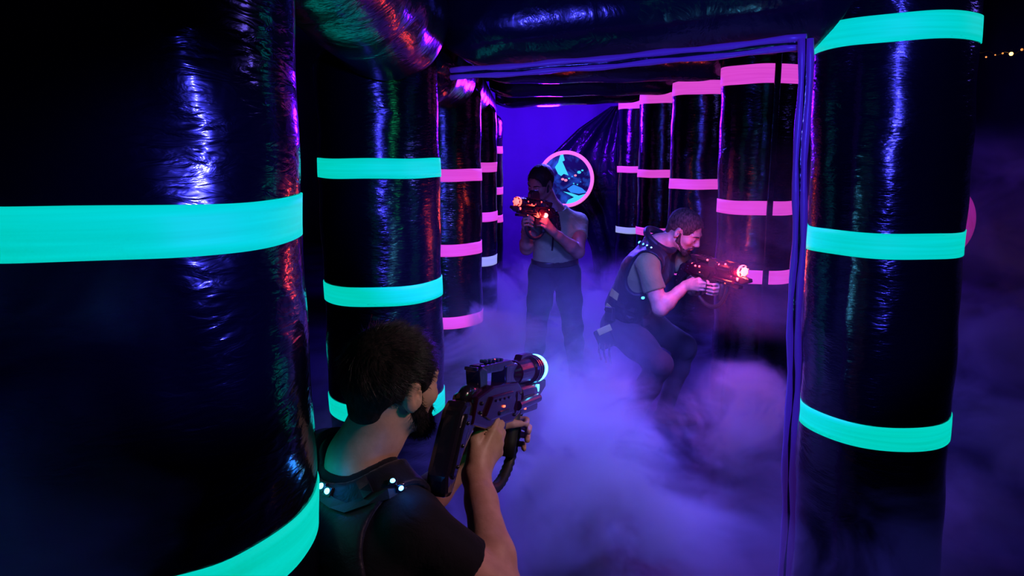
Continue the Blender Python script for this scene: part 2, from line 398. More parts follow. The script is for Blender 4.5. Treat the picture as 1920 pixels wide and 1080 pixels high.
# draped black tarp
drape_m = mat('black_tarp', (.016, .010, .05), .28, 0, .5, coat=.3)
bump(drape_m, [((1, 1, 1), 5, 3, .6, .04, 1)])
bm = bmesh.new(); nu, nv = 46, 40; g = []
tl = [(199, 1146), (240, 1086), (290, 1034), (345, 1030), (400, 1085), (470, 1110), (540, 1118)]
for j in range(nv+1):
    v_ = j/nv; row = []; py = 199+v_*(540-199)
    xl = float(np.interp(py, [a for a, b in tl], [b for a, b in tl])); xr = 1163+v_*18
    l = P(xl, py, 10.9); r_ = P(xr, py, 10.9)
    for i in range(nu+1):
        u = i/nu; p = l.lerp(r_, u)
        p.y += .065*math.sin(u*10+v_*3.0+math.sin(v_*5))*(.45+.55*v_)+.012*math.sin(u*27)
        row.append(bm.verts.new(p))
    g.append(row)
for j in range(nv):
    for i in range(nu): bm.faces.new((g[j][i], g[j][i+1], g[j+1][i+1], g[j+1][i]))
bmesh.ops.solidify(bm, geom=bm.faces[:], thickness=.006)
DRAPE = from_bm('draped_tarp', bm, drape_m, label='black tarp gathered and draped down in folds beside the pink ring window', cat='tarp')

# string lights in the hall, far right
warm = mat('warm_bulb', (.9, .6, .3), .4, emit=(1.0, .42, .08), estr=9)
warm2 = mat('dim_warm_bulb', (.9, .6, .3), .4, emit=(1.0, .30, .05), estr=1.2)
wire_m = mat('dark_wire', (.02, .02, .02), .5)
pA = P(1800, 84, 9); pB = P(1960, 84, 9)
st = empty('string_lights', pA, label='string of small warm bulbs sagging high at the right edge of the hall', cat='lights')
bm = bmesh.new(); wp = []
for i in range(33):
    q = pA.lerp(pB, i/32); q.z -= .10*math.sin(PI*i/32)+.02*math.sin(i); wp.append(q)
wp = [pA+Vector((-.9, .2, .5))]+wp+[pB+Vector((2.2, 0, .5))]
bm_tube(bm, wp, .006, 6); from_bm('wire', bm, wire_m, st)
for px, py, s, mm in ((1832, 100, .024, warm), (1896, 101, .021, warm), (1849, 107, .010, warm2), (1866, 103, .008, warm2), (1880, 100, .010, warm2), (1916, 93, .014, warm2)):
    bm = bmesh.new(); bm_sphere(bm, P(px, py, 8.95), s, seg=8); from_bm('bulb', bm, mm, st)

# dark strap hanging down in front of the first pink-banded column on the right
bm = bmesh.new(); xs = P(1440, 390, 4.45).x
bm_box(bm, (xs, 4.42, 1.2), (.035, .012, 2.4), bev=.003)
from_bm('hanging_strap', bm, vinyl, label='narrow black strap hanging from roof to floor before the first pink-banded right column', cat='strap')
# ---------------------------------------------------------------- smooth solids for bodies and cloth
class Sdf:
    def __init__(s, lo, hi, h):
        s.lo = np.array(lo, float); s.h = h
        s.n = np.ceil((np.array(hi)-s.lo)/h).astype(int)+1
        s.v = np.full(s.n, .5, np.float32)
    def region(s, lo, hi, pad):
        i0 = np.clip(np.floor((np.array(lo)-pad-s.lo)/s.h).astype(int), 0, s.n-1)
        i1 = np.clip(np.ceil((np.array(hi)+pad-s.lo)/s.h).astype(int)+1, 1, s.n)
        if (i1 <= i0).any(): return None
        ax = [s.lo[k]+s.h*np.arange(i0[k], i1[k]) for k in range(3)]
        X, Y, Z = np.meshgrid(*ax, indexing='ij')
        return tuple(slice(a, b) for a, b in zip(i0, i1)), X, Y, Z
    def mix(s, sl, d, k, op):
        a = s.v[sl]; d = d.astype(np.float32)
        if op == 's':
            d = -d; h = np.clip(.5+.5*(d-a)/k, 0, 1); s.v[sl] = a*(1-h)+d*h + k*h*(1-h)
        else:
            h = np.clip(.5+.5*(a-d)/k, 0, 1); s.v[sl] = a*(1-h)+d*h - k*h*(1-h)
    def cone(s, a, b, r1, r2=None, k=.015, M=None, op='u', cuts=()):
        r2 = r1 if r2 is None else r2
        a = Vector(a); b = Vector(b)
        if M is not None: a = M @ a; b = M @ b
        a = np.array(a); b = np.array(b); m = max(r1, r2)
        q = s.region(np.minimum(a, b)-m, np.maximum(a, b)+m, k+2.5*s.h)
        if q is None: return
        sl, X, Y, Z = q; ab = b-a; L2 = max(float(ab@ab), 1e-9)
        t = np.clip(((X-a[0])*ab[0]+(Y-a[1])*ab[1]+(Z-a[2])*ab[2])/L2, 0, 1)
        d = np.sqrt((X-a[0]-t*ab[0])**2+(Y-a[1]-t*ab[1])**2+(Z-a[2]-t*ab[2])**2)-(r1+(r2-r1)*t)
        for p, n in cuts:
            d = np.maximum(d, (X-p[0])*n[0]+(Y-p[1])*n[1]+(Z-p[2])*n[2])
        s.mix(sl, d, k, op)
    def chain(s, pts, rs, k=.01, M=None, cuts=()):
        for i in range(len(pts)-1): s.cone(pts[i], pts[i+1], rs[i], rs[i+1], k, M, cuts=cuts)
    def ell(s, c, r, k=.015, M=None, op='u', rot=None, cuts=()):
        """ellipsoid with radii r; rot = 3x3 in the local frame"""
        r = np.array(r, float); Rm = np.array((M.to_3x3() if M is not None else Matrix.Identity(3)) @ (rot if rot is not None else Matrix.Identity(3)))
        c = np.array(M @ Vector(c) if M is not None else Vector(c)); m = r.max()
        q = s.region(c-m, c+m, k+2.5*s.h)
        if q is None: return
        sl, X, Y, Z = q; p = np.stack([X-c[0], Y-c[1], Z-c[2]], -1) @ Rm
        k0 = np.sqrt(((p/r)**2).sum(-1)); k1 = np.sqrt(((p/(r*r))**2).sum(-1))+1e-9
        d = k0*(k0-1)/k1
        for p_, n in cuts:
            d = np.maximum(d, (X-p_[0])*n[0]+(Y-p_[1])*n[1]+(Z-p_[2])*n[2])
        s.mix(sl, d, k, op)
    def box(s, c, half, rr=.005, k=.01, M=None, op='u', rot=None):
        Rm = np.array((M.to_3x3() if M is not None else Matrix.Identity(3)) @ (rot if rot is not None else Matrix.Identity(3)))
        c = np.array(M @ Vector(c) if M is not None else Vector(c)); half = np.array(half); m = np.linalg.norm(half)
        q = s.region(c-m, c+m, k+2.5*s.h)
        if q is None: return
        sl, X, Y, Z = q; p = np.abs(np.stack([X-c[0], Y-c[1], Z-c[2]], -1) @ Rm)-(half-rr)
        d = np.sqrt((np.maximum(p, 0)**2).sum(-1))+np.minimum(p.max(-1), 0)-rr
        s.mix(sl, d, k, op)
    def cut(s, p, n):
        ax = [s.lo[k]+s.h*np.arange(s.n[k]) for k in range(3)]
        d = ((ax[0]-p[0])*n[0])[:, None, None]+((ax[1]-p[1])*n[1])[None, :, None]+((ax[2]-p[2])*n[2])[None, None, :]
        s.v = np.maximum(s.v, d.astype(np.float32))
    def wrinkle(s, amp, freq, seed=0, stretch=(1, 1, 1)):
        """cloth folds: warps the field near the surface"""
        m = np.abs(s.v) < amp*6+.01
        I = np.argwhere(m); p = (s.lo+I*s.h)*np.array(stretch)*freq; r = np.random.default_rng(seed); o = np.zeros(len(p))
        for q in range(5):
            d = r.normal(size=3); d /= np.linalg.norm(d); e = r.normal(size=3)*.6
            o += np.sin(p@d*(1+.45*q)+1.8*np.sin(p@e+r.uniform(0, 6))+r.uniform(0, 6))/(1+.3*q)
        s.v[m] += (amp*(1-np.abs(o)/2.2)).astype(np.float32)
    def mesh(s):
        v = s.v.copy(); v[0] = v[-1] = .5; v[:, 0] = v[:, -1] = .5; v[:, :, 0] = v[:, :, -1] = .5
        ins = v < 0; nx, ny, nz = v.shape
        acc = np.zeros((nx-1, ny-1, nz-1), np.int8)
        for a in (0, 1):
            for b in (0, 1):
                for c in (0, 1): acc += ins[a:nx-1+a, b:ny-1+b, c:nz-1+c]
        act = (acc > 0) & (acc < 8); C = np.argwhere(act); idx = np.full(act.shape, -1, np.int32); idx[act] = np.arange(len(C))
        S = np.zeros((len(C), 3)); cnt = np.zeros(len(C))
        cor = [(a, b, c) for a in (0, 1) for b in (0, 1) for c in (0, 1)]
        val = {o: v[C[:, 0]+o[0], C[:, 1]+o[1], C[:, 2]+o[2]] for o in cor}
        for o in cor:
            for ax in range(3):
                if o[ax]: continue
                p = list(o); p[ax] = 1; p = tuple(p); a, b = val[o], val[p]; m = (a < 0) != (b < 0)
                t = np.where(m, a/np.where(m, a-b, 1), 0); pt = np.array(o, float)[None].repeat(len(C), 0); pt[:, ax] = t
                S += pt*m[:, None]; cnt += m
        V = s.lo+(C+S/cnt[:, None])*s.h
        F_ = []
        for ax in range(3):
            sl0 = [slice(None)]*3; sl1 = [slice(None)]*3; sl0[ax] = slice(0, -1); sl1[ax] = slice(1, None)
            a, b = ins[tuple(sl0)], ins[tuple(sl1)]; E = np.argwhere(a != b); s_in = a[tuple(E.T)]
            u, w_ = (ax+1) % 3, (ax+2) % 3
            def cell(du, dw):
                e = E.copy(); e[:, u] -= du; e[:, w_] -= dw; return idx[tuple(e.T)]
            q = np.stack([cell(1, 1), cell(0, 1), cell(0, 0), cell(1, 0)], 1)
            q[~s_in] = q[~s_in][:, ::-1]; F_.append(q)
        F_ = np.concatenate(F_); F_ = F_[(F_ >= 0).all(1)]
        return V, F_
    def build(s, name, m, parent=None, keep=None, **kw):
        V, F_ = s.mesh(); 
        # keep the largest connected shell when asked
        o = from_np(name, V, F_, m, parent, **kw)
        return o

def frame(fwd, up):
    """matrix with y = forward, z ~ up, x = right"""
    y = Vector(fwd).normalized(); x = y.cross(Vector(up)).normalized(); z = x.cross(y)
    return Matrix((x, y, z)).transposed()
def at(loc, m3): return Matrix.Translation(loc) @ m3.to_4x4()

def head_sdf(S, M, k=.012, full=True):
    S.ell((0, -.012, .035), (.074, .097, .086), k, M)
    S.ell((0, .030, -.020), (.060, .066, .088), .02, M)
    for s in (-1, 1):
        S.cone((s*.052, .0, -.052), (s*.018, .066, -.098), .020, .016, .02, M)
        S.ell((s*.045, .058, -.018), (.020, .022, .020), .02, M)       # cheekbone
        S.cone((s*.050, .070, .028), (s*.012, .088, .030), .009, .010, .012, M)  # brow
    S.ell((0, .074, -.100), (.020, .016, .016), .016, M)
    for s in (-1, 1):
        S.ell((s*.031, .100, .006), (.018, .016, .012), .010, M, op='s')
    S.cone((0, .090, .016), (0, .112, -.024), .008, .0115, .010, M)
    for s in (-1, 1): S.ell((s*.012, .102, -.030), (.008, .011, .008), .007, M)
    S.ell((0, .090, -.056), (.024, .010, .0065), .006, M); S.ell((0, .088, -.068), (.020, .010, .0075), .006, M)
    S.ell((0, .104, -.0615), (.020, .010, .0022), .003, M, op='s')
    for s in (-1, 1):
        rot = Euler((R(-10), 0, s*R(-22))).to_matrix()
        S.ell((s*.079, -.010, -.002), (.0075, .019, .033), .006, M, rot=rot)
        S.ell((s*.0855, -.004, .004), (.006, .011, .020), .004, M, op='s', rot=rot)
        S.ell((s*.080, .000, -.014), (.005, .008, .010), .004, M, rot=rot)
    for s in (-1, 1): S.ell((s*.031, .0775, .0085), (.0150, .0150, .0135), .004, M)   # lowered eyelids
    S.cone((0, -.022, -.02), (0, -.030, -.10), .052, .052, .03, M)

def hand_sdf(S, H, s, k=.007, thumb='wrap', sc=1.0, grip=.019, curl=1.0):
    """hand closed on a grip along local z; s=+1 right hand (back of the hand on +x), -1 left; returns nothing"""
    H = H @ Matrix.Scale(sc, 4) if sc != 1 else H
    f = sc
    def c(a, b, r1, r2, kk=k): S.cone((a[0]*s, a[1], a[2]), (b[0]*s, b[1], b[2]), r1*f, r2*f, kk*f, H)
    S_ell = lambda p, r, kk=.012: S.ell((p[0]*s, p[1], p[2]), tuple(x*f for x in r), kk*f, H)
    # palm: four metacarpals plus flesh
    W0 = (.012, -.088, -.012)
    zs = (.030, .010, -.010, -.029); kn = (.032, .036, .035, .030); fy = (.004, .008, .004, -.004)
    for z, x, y in zip(zs, kn, fy):
        c((.016, -.070, z*.55-.006), (x, y, z), .0135, .0110, .012)
        c((x, y, z), (x, y, z), .0112, .0112, .006)
    S_ell((.012, -.040, -.004), (.015, .036, .034))
    c(W0, (.014, -.060, -.008), .026, .024, .02)
    # fingers: proximal, middle, distal, wrapping the front of the grip
    ln = (1.0, 1.06, 1.0, .84)
    for i, (z, x, y, l) in enumerate(zip(zs, kn, fy, ln)):
        g = grip
        p1 = (x-.004, y+.036*l, z-.001); p2 = (g*.0-.002, y+.045*l+.004, z-.003); p3 = (-g-.011, y+.024*l, z-.004)
        if i == 0 and thumb == 'trigger':
            p1 = (x-.002, y+.040, z+.010); p2 = (.018, y+.058, z+.012); p3 = (-.002, y+.062, z+.010)
        r = (.0100, .0092, .0085, .0076) if i < 3 else (.0088, .0082, .0075, .0068)
        c((x, y, z), p1, r[0], r[1], .004); c(p1, p2, r[1], r[2], .003); c(p2, p3, r[2], r[3], .003)
    # thumb from the side of the palm near its base
    if thumb == 'up':
        a, b, d, e = (.006, -.062, .012), (.004, -.034, .036), (.016, -.004, .052), (.020, .022, .058)
    else:
        a, b, d, e = (.006, -.062, .012), (-.010, -.040, .034), (-.026, -.012, .036), (-.026, .014, .030)
    c(a, b, .0165, .0135, .012); c(b, d, .0130, .0108, .006); c(d, e, .0108, .0088, .004)

def nail_mesh(bm, H, s, p, n, r=.0055):
    p = H @ Vector((p[0]*s, p[1], p[2])); n = (H.to_3x3() @ Vector((n[0]*s, n[1], n[2]))).normalized()
    q = n.to_track_quat('Z', 'Y').to_matrix().to_4x4()
    bmesh.ops.create_uvsphere(bm, u_segments=12, v_segments=8, radius=1, matrix=Matrix.Translation(p) @ q @ Matrix.Diagonal((r, r*1.3, .0015, 1)))

def wrist_of(H, s, sc=1): return H @ Vector((s*.012*sc, -.088*sc, -.012*sc))

def arm_sdf(S, sh, el, wr, k=.02, r=(.056, .043, .044, .027)):
    sh, el, wr = Vector(sh), Vector(el), Vector(wr)
    mid = el.lerp(wr, .28); d = (el-sh).normalized()
    S.cone(sh, sh.lerp(el, .45), r[0], r[0]*.93, k); S.cone(sh.lerp(el, .45), el, r[0]*.93, r[1], k)
    S.cone(el, mid, r[1]*.98, r[2], k); S.cone(mid, el.lerp(wr, .75), r[2], r[3]*1.12, k); S.cone(el.lerp(wr, .75), wr, r[3]*1.12, r[3], k)
    S.ell(el-(Vector((0, 0, .006))), (.036, .036, .036), k)

def torso_sdf(S, J, k=.04, o=0.0, bulk=1.0):
    nb, pel = J['neck'], J['pelvis']; L, Rr = J['shL'], J['shR']; rt = (Rr-L).normalized()
    chest = nb.lerp(pel, .36); waist = nb.lerp(pel, .74); up = (nb-pel).normalized(); fw = up.cross(rt).normalized()
    for s in (-1, 1):
        S.cone(chest+rt*s*.066+up*.02, waist+rt*s*.045, .108*bulk+o, .100*bulk+o, k)
        S.cone(waist+rt*s*.045, pel+rt*s*.060, .100*bulk+o, .112*bulk+o, k)
        shj = Rr if s > 0 else L
        S.cone(chest+rt*s*.08+up*.07, shj-rt*s*.03-up*.005, .085*bulk+o, .062*bulk+o, k)
        S.cone(nb+up*.022, shj-rt*s*.025+up*.012, .042+o, .046+o, k*.6)
        S.ell(chest+rt*s*.06+fw*.055+up*.02, (.07+o, .06+o, .06+o), k)
    S.cone(nb+up*.02, chest, .060+o, .10+o, k)

def leg_sdf(S, hip, kn, an, toe, k=.03, o=0.0):
    hip, kn, an, toe = map(Vector, (hip, kn, an, toe))
    S.cone(hip, hip.lerp(kn, .5), .094+o, .078+o, k); S.cone(hip.lerp(kn, .5), kn, .078+o, .058+o, k)
    calf = kn.lerp(an, .33); S.cone(kn, calf, .056+o, .056+o, k); S.cone(calf, an, .056+o, .038+o, k)

def shoe(parent, an, toe, m):
    an, toe = Vector(an), Vector(toe); S = Sdf(Vector(map(min, an, toe))-Vector((.12,)*3), Vector(map(max, an, toe))+Vector((.12,)*3), .007)
    z0 = min(an.z, toe.z)-.0; fl = Vector((an.x, an.y, .045)); tl = Vector((toe.x, toe.y, .04)); d = (tl-fl).normalized()
    S.cone(an+Vector((0, 0, .03)), fl, .050, .050, .02); S.cone(fl-d*.03, tl-d*.04, .045, .042, .02); S.cone(tl-d*.04, tl, .042, .034, .02)
    S.cut((0, 0, .004), (0, 0, -1)); S.build('shoe', m, parent)

def strands(name, roots, dirs, length, m, parent, n=7, droop=.0, rad=.0007, centre=None, rmin=None, curlv=None, jitter=.25, seed=1):
    """hair as thin three-sided tapered tubes in ONE mesh"""
    r = np.random.default_rng(seed); N = len(roots); roots = np.asarray(roots, float); dirs = np.asarray(dirs, float)
    dirs = dirs+r.normal(size=dirs.shape)*jitter; dirs /= np.linalg.norm(dirs, axis=1)[:, None]
    L = np.asarray(length)*np.ones(N)*(1+r.normal(size=N)*.18)
    pts = np.zeros((N, n, 3)); pts[:, 0] = roots; d = dirs.copy()
    for i in range(1, n):
        pts[:, i] = pts[:, i-1]+d*(L/(n-1))[:, None]
        if curlv is not None: d = d+curlv/(n-1)
        d[:, 2] -= droop/(n-1)
        if centre is not None:                       # stay outside the skull
            Mi, rr = centre; p = (pts[:, i]-Mi['c']) @ Mi['R']; q = np.sqrt(((p/rr)**2).sum(1)); ins = q < 1
            p[ins] /= q[ins][:, None]; pts[:, i] = p @ Mi['R'].T+Mi['c']
        d /= np.linalg.norm(d, axis=1)[:, None]
    t = np.gradient(pts, axis=1); t /= np.linalg.norm(t, axis=2)[..., None]+1e-9
    a = np.cross(t, np.array([.31, .2, .93])); a /= np.linalg.norm(a, axis=2)[..., None]+1e-9; b = np.cross(t, a)
    w_ = (rad*np.linspace(1, .25, n))[None, :, None]
    V = np.stack([pts+(a*math.cos(x)+b*math.sin(x))*w_ for x in (0, 2*PI/3, 4*PI/3)], 2)      # N,n,3,3
    V = V.reshape(-1, 3); base = (np.arange(N)*n*3)[:, None, None, None]; i = (np.arange(n-1)*3)[None, :, None, None]; k = np.arange(3)[None, None, :, None]
    off = np.concatenate([k+0*i, (k+1) % 3+0*i, (k+1) % 3+3+0*i, k+3+0*i], 3)
    F_ = (base+i+off).reshape(-1, 4)
    return from_np(name, V, F_, m, parent)

# ---------------------------------------------------------------- people's materials
def skin(name, c1, c2):
    m = mat(name, c1, .48, 0, .4); varied(m, c1, c2, 30, (1, 1, 1), 4); bump(m, [((1, 1, 1), 220, 3, .25, .0012, 0), ((1, 1, 1), 60, 2, .2, .002, 0)])
    bsdf(m).inputs['Subsurface Weight'].default_value = .0
    return m
skin_a = skin('skin_fair', (.50, .27, .19), (.60, .34, .25)); skin_b = skin('skin_light', (.40, .22, .16), (.50, .28, .21)); skin_c = skin('skin_tan', (.26, .13, .09), (.32, .17, .12))
def cloth(name, c, rough=.85, wv=420):
    m = mat(name, c, rough, 0, .25, sheen=.08); varied(m, tuple(x*.85 for x in c), c, 14)
    bump(m, [((1, 1, 1), 16, 4, .5, .012, .6), ((1, 1, 1), wv, 2, .3, .001, 0)]); return m
black_tee = cloth('black_cotton', (.004, .004, .008)); vest_m = cloth('black_vest_nylon', (.011, .011, .020), .5)
olive = cloth('olive_cotton', (.15, .19, .07)); sage = cloth('sage_cotton', (.25, .34, .16)); trouser = cloth('dark_trouser_cloth', (.045, .038, .05)); trouser2 = cloth('navy_trouser_cloth', (.028, .026, .05))
dark_sleeve = cloth('dark_sleeve_cloth', (.030, .014, .024))
plastic = mat('black_gloss_plastic', (.012, .008, .016), .22, 0, .5, coat=.6); bump(plastic, [((1, 1, 1), 40, 3, .15, .003, 0)])
plastic_r = mat('wine_gloss_plastic', (.022, .002, .012), .20, 0, .5, coat=.3); rubber = mat('black_rubber', (.012, .012, .014), .55)
nylon = mat('webbing', (.016, .016, .022), .6); bump(nylon, [((1, 1, 1), 300, 2, .4, .001, 0)]); yel = mat('yellow_green_patch', (.35, .42, .10), .6); leather = mat('belt_leather', (.02, .015, .015), .4)
hair_dk = mat('dark_brown_hair', (.022, .013, .012), .8, 0, .15); hair_br = mat('brown_hair', (.050, .030, .026), .75, 0, .2); hair_bk = mat('black_hair', (.010, .008, .009), .65, 0, .3)
hair_strand_m = mat('dark_hair_strands', (.014, .009, .010), .38, 0, .6)
for h in (hair_dk, hair_br, hair_bk): bump(h, [((1, 1, .25), 140, 3, .5, .004, .4)])
for h, a_, b_ in ((hair_br, (.022, .013, .012), (.085, .05, .04)), (hair_dk, (.007, .004, .005), (.022, .014, .015))): varied(h, a_, b_, 120, (1, 1, .4), 3)
eye_w = mat('eye_white', (.6, .58, .55), .2); shoe_m = mat('black_shoe_leather', (.015, .014, .016), .5); lip_m = mat('lips', (.38, .14, .12), .45); nail_m = mat('nail', (.62, .40, .36), .3); metal_g = mat('grey_metal_trim', (.06, .06, .08), .3, .8)
led_cy = mat('cyan_led', (.5, .9, 1), .3, emit=(.04, .50, 1.0), estr=5); led_bl = mat('blue_white_led', (.6, .8, 1), .3, emit=(.10, .50, 1.0), estr=7)
led_rd = mat('red_led', (1, .3, .2), .3, emit=(1.0, .05, .035), estr=5); led_hot = mat('red_lens_core', (1, .5, .4), .3, emit=(1.0, .10, .09), estr=7); led_or = mat('orange_led', (1, .4, .2), .3, emit=(1.0, .10, .03), estr=3)
lens_cy = mat('cyan_lens', (.5, .9, 1), .15, emit=(.10, .70, 1.0), estr=5)

# ---------------------------------------------------------------- blaster
def blaster(T, lens, led, label, hot, led2=None, scale=1.0, glints=(), sight=False, band=None):
    """local: y to the muzzle, z up, x right; the hand closes on the grip at (0,.05,-.07)"""
    T = T @ Matrix.Scale(scale, 4)
    t = empty('laser_blaster', T.translation, label=label, cat='toy gun')
    # receiver: faceted body
    bm = bmesh.new()
    bm_prism(bm, [(-.10, -.012), (-.08, .046), (.02, .064), (.20, .060), (.235, .040), (.235, -.020), (.18, -.038), (.0, -.034)], -.030, .030, T, .006)
    bm_prism(bm, [(-.04, .000), (.00, .040), (.15, .042), (.17, .020), (.15, -.012), (.0, -.014)], -.037, .037, T, .004)
    bm_box(bm, (0, .205, .01), (.066, .045, .058), T, .008)
    from_bm('receiver', bm, plastic_r, t, smooth=False)
    # side ribs and screws
    for s in (-1, 1):
        for i in range(4):
            bm = bmesh.new(); bm_box(bm, (s*.036, .025+i*.030, .030), (.008, .018, .006), T, .002); from_bm('vent_rib', bm, plastic, t, smooth=False)
        for y, z in ((-.06, .01), (-.055, .03), (.18, -.02), (.215, .03)):
            bm = bmesh.new(); bm_sphere(bm, (s*.031, y, z), .0045, T, 6); from_bm('screw', bm, metal_g, t)
        bm = bmesh.new(); bm_box(bm, (s*.037, .08, -.002), (.008, .07, .010), T, .003); from_bm('side_plate', bm, metal_g, t, smooth=False)
    # carry handle over the receiver with an opening
    bm = bmesh.new()
    bm_prism(bm, [(-.035, .058), (-.050, .100), (-.028, .108), (.005, .100), (.012, .062)], -.017, .017, T, .004)
    bm_prism(bm, [(-.045, .096), (-.03, .110), (.17, .116), (.215, .102), (.20, .092), (.0, .090)], -.016, .016, T, .004)
    bm_prism(bm, [(.13, .056), (.125, .104), (.215, .104), (.225, .056)], -.020, .020, T, .004)
    for i in range(5): bm_box(bm, (0, .02+i*.026, .117), (.018, .012, .008), T, .002)
    bm_box(bm, (0, -.055, .104), (.030, .012, .008), T, .002)
    from_bm('carry_handle', bm, plastic, t, smooth=False)
    # upper barrel, the light tube
    bm = bmesh.new()
    bm_tube(bm, [(0, .19, .078), (0, .22, .078), (0, .225, .078), (0, .33, .080), (0, .335, .080), (0, .40, .081), (0, .405, .081), (0, .435, .081)], [.022, .030, .033, .034, .038, .038, .036, .036], 28, True, T)
    for i in range(3): bm_tube(bm, [(0, .345+i*.018, .0805), (0, .353+i*.018, .0805)], [.041, .041], 28, True, T)
    bm_prism(bm, [(.26, .108), (.275, .124), (.36, .126), (.40, .114)], -.010, .010, T, .003)
    from_bm('upper_barrel', bm, plastic_r, t, smooth=False)
    bm = bmesh.new(); bm_sphere(bm, (0, .438, .081), (.028, .012, .028), T, 14); from_bm('muzzle_lens', bm, lens, t)
    bm = bmesh.new(); bm_tube(bm, [(0, .412, .081), (0, .416, .081), (0, .428, .081), (0, .432, .081)], [.036, .0395, .0395, .036], 28, True, T); from_bm('muzzle_light_band', bm, hot if band is None else band, t)
    for i in range(7):
        a = 2*PI*i/7; bm = bmesh.new(); bm_sphere(bm, (.031*math.cos(a), .437, .081+.031*math.sin(a)), .0055, T, 6)
        from_bm('ring_light', bm, hot, t)
    # lower barrel with wedge nose
    bm = bmesh.new()
    bm_tube(bm, [(0, .22, .022), (0, .25, .022), (0, .255, .022), (0, .35, .022), (0, .355, .022), (0, .42, .022)], [.022, .024, .028, .028, .024, .022], 22, True, T)
    bm_tube(bm, [(.030, .20, .000), (.030, .38, .004)], [.013, .012], 14, True, T); bm_tube(bm, [(-.030, .20, .000), (-.030, .38, .004)], [.013, .012], 14, True, T)
    from_bm('lower_barrel', bm, plastic_r, t, smooth=False)
    bm = bmesh.new()
    bm_prism(bm, [(.36, .004), (.37, .040), (.44, .052), (.495, .046), (.50, .026), (.44, .000)], -.017, .017, T, .005)
    bm_box(bm, (0, .34, -.022), (.040, .16, .022), T, .006)
    from_bm('nose_block', bm, plastic, t, smooth=False)
    for s in (-1, 1):
        bm = bmesh.new(); bm_box(bm, (s*.0195, .405, .028), (.006, .018, .020), T, .002); from_bm('side_light', bm, led, t)
        for y, z, q in ((.075, .012, .0385), (.30, -.018, .0205)):
            bm = bmesh.new(); bm_box(bm, (s*q, y, z), (.004, .010, .005), T, .001); from_bm('status_light', bm, led2 or led_or, t)
        for y, x, z in glints:
            bm = bmesh.new(); bm_sphere(bm, (s*x, y, z), .0065, T, 6); from_bm('body_light', bm, led, t)
    if sight:
        bm = bmesh.new(); bm_prism(bm, [(.14, .112), (.15, .165), (.175, .190), (.24, .190), (.265, .165), (.27, .110)], -.022, .022, T, .012); from_bm('sight_hood', bm, plastic, t, smooth=False)
    # pistol grip, trigger
    bm = bmesh.new()
    bm_tube(bm, [(0, .055, -.025), (0, .050, -.06), (0, .044, -.10), (0, .036, -.135), (0, .034, -.150)], [.020, .018, .018, .020, .022], 16, True, T)
    from_bm('pistol_grip', bm, rubber, t)
    bm = bmesh.new(); bm_prism(bm, [(.085, -.03), (.092, -.055), (.100, -.056), (.098, -.03)], -.005, .005, T, .002)
    from_bm('trigger', bm, plastic, t, smooth=False)
    # foregrip and the ribbed guard that loops back to the grip
    bm = bmesh.new(); bm_tube(bm, [(0, .262, -.02), (0, .258, -.06), (0, .252, -.10), (0, .244, -.14)], [.021, .019, .019, .018], 16, True, T)
    from_bm('foregrip', bm, rubber, t)
    bm = bmesh.new(); gp = [(0, .305, -.025), (0, .300, -.07), (0, .285, -.12), (0, .255, -.165), (0, .21, -.195), (0, .16, -.205), (0, .10, -.195), (0, .05, -.165), (0, .036, -.145)]
    # smooth the path
    q = []
    for i in range(len(gp)-1):
        for j in range(6): q.append(Vector(gp[i]).lerp(Vector(gp[i+1]), j/6))
    q.append(Vector(gp[-1]))
    for _ in range(4): q = [q[0]]+[(q[i-1]+q[i]*2+q[i+1])/4 for i in range(1, len(q)-1)]+[q[-1]]
    bm_tube(bm, q, [.0125+.0025*(1 if (i % 2) else 0) for i in range(len(q))], 12, True, T)
    from_bm('hand_guard', bm, rubber, t)
    # stock: deep shell that drops to the shoulder
    bm = bmesh.new()
    bm_prism(bm, [(-.085, .038), (-.125, .040), (-.150, .022), (-.205, -.105), (-.200, -.150), (-.165, -.152), (-.115, -.070), (-.06, -.022)], -.023, .023, T, .011)
    bm_prism(bm, [(-.095, .008), (-.130, .016), (-.150, -.015), (-.188, -.105), (-.172, -.118), (-.125, -.055)], -.029, .029, T, .006)
    from_bm('stock', bm, plastic, t, smooth=False)
    for s in (-1, 1):
        for y, z in ((-.125, -.005), (-.145, -.05), (-.165, -.09)):
            bm = bmesh.new(); bm_sphere(bm, (s*.029, y, z), .0045, T, 6); from_bm('screw', bm, metal_g, t)
    bm = bmesh.new(); bm_tube(bm, [(0, -.105, .040), (0, -.075, .052), (0, -.02, .060)], [.012, .016, .016], 14, True, T)
    from_bm('cheek_rest', bm, plastic, t)
    bm = bmesh.new(); bm_prism(bm, [(.11, -.03), (.105, -.085), (.165, -.09), (.175, -.03)], -.015, .015, T, .004)
    from_bm('battery_box', bm, plastic, t, smooth=False)
    return t
def blaster_matrix(grip, muzzle, roll=0, scale=1.0):
    """rigid placement from the world points of the grip and the muzzle"""
    g = Vector((0, .05, -.07))*scale; m = Vector((0, .438, .081))*scale
    d = Vector(muzzle)-Vector(grip); L = d.length
    yaw = math.atan2(-d.x, d.y); pit = math.asin(max(-1, min(1, d.z/L)))-math.atan2(m.z-g.z, m.y-g.y)
    Rm = Matrix.Rotation(yaw, 4, 'Z') @ Matrix.Rotation(pit, 4, 'X') @ Matrix.Rotation(roll, 4, 'Y')
    print('blaster: wanted', round(L, 3), 'has', round((m-g).length, 3))
    return Matrix.Translation(Vector(grip)-Rm.to_3x3() @ g) @ Rm
